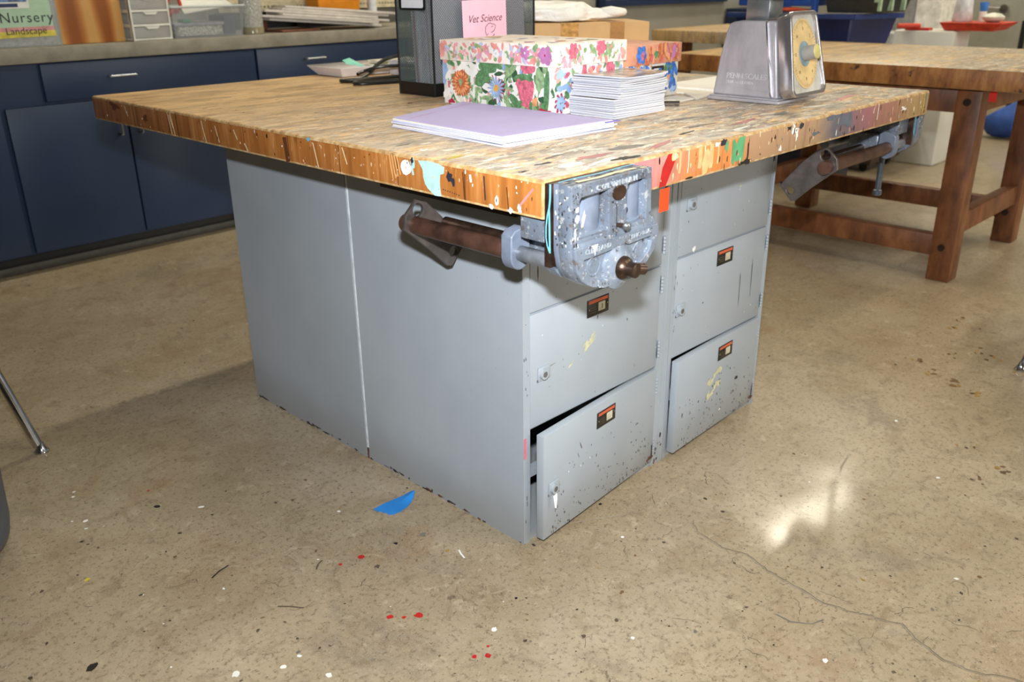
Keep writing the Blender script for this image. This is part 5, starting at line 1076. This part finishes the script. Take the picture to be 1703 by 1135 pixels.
    b = MB(); b.box((5.3, 1.54, 0), (5.6, 2.1, 1.2), 0, .008); tag(b.build('grey_locker', flat('light_grey_panel', (160, 158, 156), .5)), 'light grey upright cabinet left of the white panel', 'cabinet')
    z = .778
    t = thing('orange_tray', 'orange red tray overhanging the top of the white foam carton', 'tray', (4.8, 1.0, z))
    b = MB(); b.add([(4.68, .86, z), (4.92, .86, z), (4.92, 1.12, z), (4.68, 1.12, z), (4.66, .80, z+.045), (4.94, .80, z+.045), (4.94, 1.15, z+.045), (4.66, 1.15, z+.045)], [(0, 3, 2, 1), (4, 5, 6, 7), (0, 1, 5, 4), (1, 2, 6, 5), (2, 3, 7, 6), (3, 0, 4, 7)]); b.build('tray_shell', flat('red_orange', (206, 62, 36), .5, var=.15), t, bevel=.004)
    z += .046
    t = thing('jug', 'translucent white jug standing on the orange tray', 'jug', (4.78, 1.05, z))
    MB().lathe([(.05, 0), (.055, .01), (.045, .12), (.02, .2), (.018, .26)], (4.78, 1.065, z), 0, 24).build('jug_body', flat('milk_white', (214, 218, 220), .35), t); MB().lathe([(.016, 0), (.014, .03)], (4.78, 1.065, z+.26), 0, 16).build('cap', WHITE, t)
    b = MB(); b.lathe([(.014, 0), (.02, .004), (.024, .05)], (4.84, .975, z+.055), 0, 18); b.lathe([(.02, 0), (.02, .055)], (4.84, .975, z), 1, 18); tag(b.build('blue_cup', [flat('bright_blue', (56, 120, 200), .4), WHITE]), 'small bright blue topped cup between jug and white bowl', 'cup')
    b = MB(); b.lathe([(.03, 0), (.055, .015), (.06, .03), (.04, .045), (.005, .052)], (4.76, .89, z), 0, 24); tag(b.build('white_bowl', flat('offwhite_bowl', (208, 206, 192), .5)), 'rounded off-white bowl on the right of the orange tray', 'bowl')
    b = MB(); b.cyl((4.6, 1.36, .80), (4.68, 1.26, .80), .014, 0, seg=12); b.box((4.66, 1.2, .776), (4.72, 1.34, .79)); tag(b.build('red_tool', flat('red_handle', (206, 62, 44), .4)), 'small red handled tool on the left edge of the foam carton', 'tool')
    # dark shelf with dark items by the door
    t = thing('dark_rack', 'black rack with dark shelves at the far right beside the grey door', 'rack', (6.9, 1.1, 0))
    for zz in (.02, .40, .72): MB().box((6.635, .235, zz), (7.155, 1.225, zz+.03)).build('shelf', BLACKPL, t)
    for x in (6.62, 7.17):
        for y in (.22, 1.24): MB().box((x-.015, y-.015, 0), (x+.015, y+.015, .76)).build('post', BLACKPL, t)
    b = MB(); b.box((6.65, .3, .43), (7.15, 1.22, .62), 0, .01); tag(b.build('black_case', flat('black_case', (34, 36, 42), .4)), 'long black case lying on the middle shelf of the dark rack', 'case')
    b = MB(); b.box((6.65, .35, .06), (7.15, 1.2, .34), 0, .01); tag(b.build('black_case', flat('black_case2', (24, 24, 26), .5)), 'black case on the bottom shelf of the dark rack', 'case')
    b = MB(); b.box((6.62, .3, .752), (7.15, 1.2, .775), 0, .008); tag(b.build('grey_cloth', flat('grey_cloth', (120, 126, 124), .6)), 'folded grey cloth on the top shelf of the dark rack', 'cloth')
    # blue bag
    bm = bmesh.new(); bmesh.ops.create_icosphere(bm, subdivisions=3, radius=1)
    from mathutils import noise as mn
    vs = []
    for v in bm.verts:
        p = v.co; w = 1.05-.75*max(p.z, -.2)*.9; q = 1+.15*mn.noise(p*2)
        vs.append((6.0+p.x*.10*w*q, .995+p.y*.17*w*q-.10*p.z, .16+max(p.z, -.95)*.16))
    b = MB(); b.add(vs, [tuple(x.index for x in f.verts) for f in bm.faces]); bm.free()
    tag(b.build('blue_bag', flat('blue_nylon', (44, 84, 168), .6, var=.2, scale=12), sharp=60), 'slumped bright blue bag on the floor beyond the second workbench', 'bag')
    # navy framed board and dark unit against the back wall
    t = thing('framed_board', 'grey board with navy frame mounted on the back wall', 'board', RB @ V((5.5, .6, .88)), math.radians(1.72))
    b = MB(RB); b.box((4.66, .60, .93), (6.44, .615, 1.9)); b.build('panel', flat('board_grey', (140, 138, 130), .6), t)
    b = MB(RB); b.box((4.58, .585, .88), (6.46, .619, .93)); b.box((4.58, .585, .88), (4.66, .619, 1.9)); b.box((6.40, .585, .88), (6.46, .619, 1.9)); b.box((4.58, .585, 1.88), (6.46, .619, 1.93)); b.build('frame', flat('navy_frame', (24, 42, 78), .5), t)
    b = MB(RB); b.box((6.47, .2, 0), (7.0, .6, .82), 0, .006); tag(b.build('navy_cupboard', flat('navy_cupboard', (20, 32, 62), .5)), 'dark navy cupboard against the back wall behind the scale', 'cupboard')
    b = MB(RB); b.box((6.5, .22, .823), (6.62, .35, .90), 0, .004); tag(b.build('pale_box', flat('pale_box', (186, 184, 160), .6)), 'small pale box standing on the navy cupboard behind the scale', 'box')
    b = MB(RB); b.box((6.64, .22, .823), (6.98, .45, .885), 0, .004); tag(b.build('blue_carton', flat('blue_carton', (40, 90, 180), .5)), 'blue carton standing on the navy cupboard behind the scale', 'box')
background()

# ------------------------------------------------------------------ near-left: chair, bin ; tape on the floor
def near_left():
    t = thing('school_chair', 'chair at the left edge with one splayed chrome leg showing', 'chair', (-.72, 1.52, 0))
    legs = [((-.401, 1.321, .012), (-.535, 1.165-.0, .0))]
    p0 = V((-.401, 1.321, .0)); dirv = V((-.443, 1.360, .2))-V((-.401, 1.321, 0))
    feet = [V((-.401, 1.321, 0)), V((-.86, 1.30, 0)), V((-.83, 1.78, 0)), V((-.47, 1.78, 0))]
    tops = [V((-.401, 1.321, 0))+dirv*2.2, V((-.79, 1.37, .44)), V((-.76, 1.70, .44)), V((-.53, 1.70, .44))]
    for f, tp in zip(feet, tops):
        if f is feet[3]: f.x, f.y = -.60, 1.86; tp.x, tp.y = -.58, 1.74
        d_ = (tp-f).normalized()
        l = MB(); l.cyl(f+d_*.022, tp, .0118, 0, seg=24); o = l.build('leg', CHROME, t)
        MB().lathe([(.017, 0), (.0175, .004), (.013, .010), (.010, .018), (.008, .026)], f, 0, 24).build('glide', CHROME, o)
    MB().box((-.83, 1.36, .44), (-.47, 1.76, .452), 0, .005).build('seat', flat('blue_seat', (50, 60, 92), .4), t)
    MB().box((-.82, 1.73, .60), (-.50, 1.75, .82), 0, .008).build('backrest', flat('blue_seat', (50, 60, 92), .4), t)
    b = MB(); b.cyl((-.80, 1.75, .44), (-.80, 1.765, .8), .011); b.cyl((-.52, 1.75, .44), (-.52, 1.765, .8), .011); b.build('back_frame', CHROME, t)
    c2 = copy_tree(t); fx, fy = 1.766, -.283; c2.matrix_basis = Matrix.Translation(V((fx+.319, fy-.199, 0))) @ Matrix.Rotation(PI, 4, 'Z')
    c2['label'] = 'chair beyond the right edge, just its chrome foot tip showing on the floor'
    t = thing('waste_bin', 'dark grey round plastic bin cut off by the left edge', 'bin', (-.76, 1.03, 0))
    b = MB(); b.lathe([(.15, .0), (.175, .006), (.192, .03), (.197, .06), (.205, .25), (.212, .40), (.203, .40), (.196, .25), (.188, .05), (.16, .02)], (-.765, 1.03, 0), 0, 48); b.build('shell', flat('slate_plastic', (74, 80, 90), .5, var=.15, scale=14), t)
    b = MB(); b.tube([(-.765+.212*math.cos(a), 1.03+.212*math.sin(a), .40) for a in [2*PI*k/24 for k in range(25)]], .008, smooth=0); b.build('rim', flat('slate_plastic', (74, 80, 90), .5, var=.15, scale=14), t)
    # blue painter's tape scrap, curled at one end
    A = V((.005, .506, 0)); B = V((.103, .491, 0)); 
    out = [(.007,.511,.0006),(.035,.512,.0008),(.063,.509,.001),(.086,.505,.002),(.104,.500,.007),(.109,.490,.012),(.098,.481,.006),(.083,.472,.002),(.066,.464,.001),(.041,.460,.0008),(.024,.463,.0006),(.016,.470,.0006),(.019,.478,.0006),(.013,.484,.0006),(.014,.492,.0006),(.008,.496,.0006)]
    b = MB(); n = len(out); c0 = (.055, .487, .001)
    top = [(x, y, z+.0006) for x, y, z in out]
    b.add(top + out + [(c0[0], c0[1], c0[2]+.0006), c0], [(i, 2*n, (i+1) % n) for i in range(n)] + [(n+i, n+(i+1) % n, 2*n+1) for i in range(n)] + [(i, (i+1) % n, n+(i+1) % n, n+i) for i in range(n)])
    b.f = [tuple(reversed(f)) if i < n else f for i, f in enumerate(b.f)]
    tag(b.build('tape_scrap', flat('blue_tape', (36, 128, 206), .5, var=.05)), 'torn scrap of bright blue painters tape on the concrete floor', 'tape')
near_left()

# ------------------------------------------------------------------ light and camera
def area(name, loc, size, energy, col, target=None, rot=None):
    l = bpy.data.lights.new(name, 'AREA'); l.shape = 'RECTANGLE'; l.size, l.size_y = size; l.energy = energy; l.color = col
    o = bpy.data.objects.new(name, l); C.objects.link(o); o.location = loc
    if target: o.rotation_euler = (V(target)-V(loc)).to_track_quat('-Z', 'Y').to_euler()
    if rot: o.rotation_euler = rot
    return o
WARM = (1.0, .93, .74)
for x, y, l_, e in ((1.6, 2.6, 2.3, 56), (4.2, 2.6, 2.0, 48), (6.75, 2.5, 2.1, 76), (1.9, -2.6, 2.3, 62), (4.9, -1.8, 2.3, 80), (7.0, -.6, 1.8, 54)):
    area('ceiling_tube_light', (x, y, 4.35), (l_, .14), e, WARM)
area('doorway_daylight', (2.6, -5.9, 1.7), (4.0, 2.8), 215, (1.0, .97, .90), target=(1.5, 0, .6))
cam_loc = V((-.9566, -.8695, 1.0746)); yaw, pitch, roll = .7767, -.3886, -.0117
fw = V((math.cos(pitch)*math.cos(yaw), math.cos(pitch)*math.sin(yaw), math.sin(pitch)))
area('camera_flash', cam_loc + V((0, 0, .21)) + fw*.04, (.07, .045), 23.5, (.94, .97, 1.0), target=cam_loc + V((0, 0, .21)) + fw*2 + V((.12, -.12, 0))).data.spread = math.radians(112)
r = V((math.sin(yaw), -math.cos(yaw), 0)); u = r.cross(fw)
c_, s_ = math.cos(roll), math.sin(roll); rr = r*c_ + u*s_; uu = u*c_ - r*s_
cam = bpy.data.cameras.new('camera'); co = bpy.data.objects.new('camera', cam); C.objects.link(co)
co.matrix_world = Matrix.Translation(cam_loc) @ Matrix((rr, uu, -fw)).transposed().to_4x4()
cam.sensor_width = 36; cam.lens = 1466/1703*36; cam.clip_start = .02
cam.dof.use_dof = True; cam.dof.focus_distance = 1.65; cam.dof.aperture_fstop = 5.6
bpy.context.scene.camera = co
w = bpy.data.worlds.new('world'); bpy.context.scene.world = w; w.use_nodes = True
w.node_tree.nodes['Background'].inputs[0].default_value = (1, .95, .85, 1); w.node_tree.nodes['Background'].inputs[1].default_value = .012
vs = bpy.context.scene.view_settings
vs.view_transform = 'Standard'; vs.look = 'None'; vs.exposure = 0.0; vs.gamma = 1; vs.use_curve_mapping = False
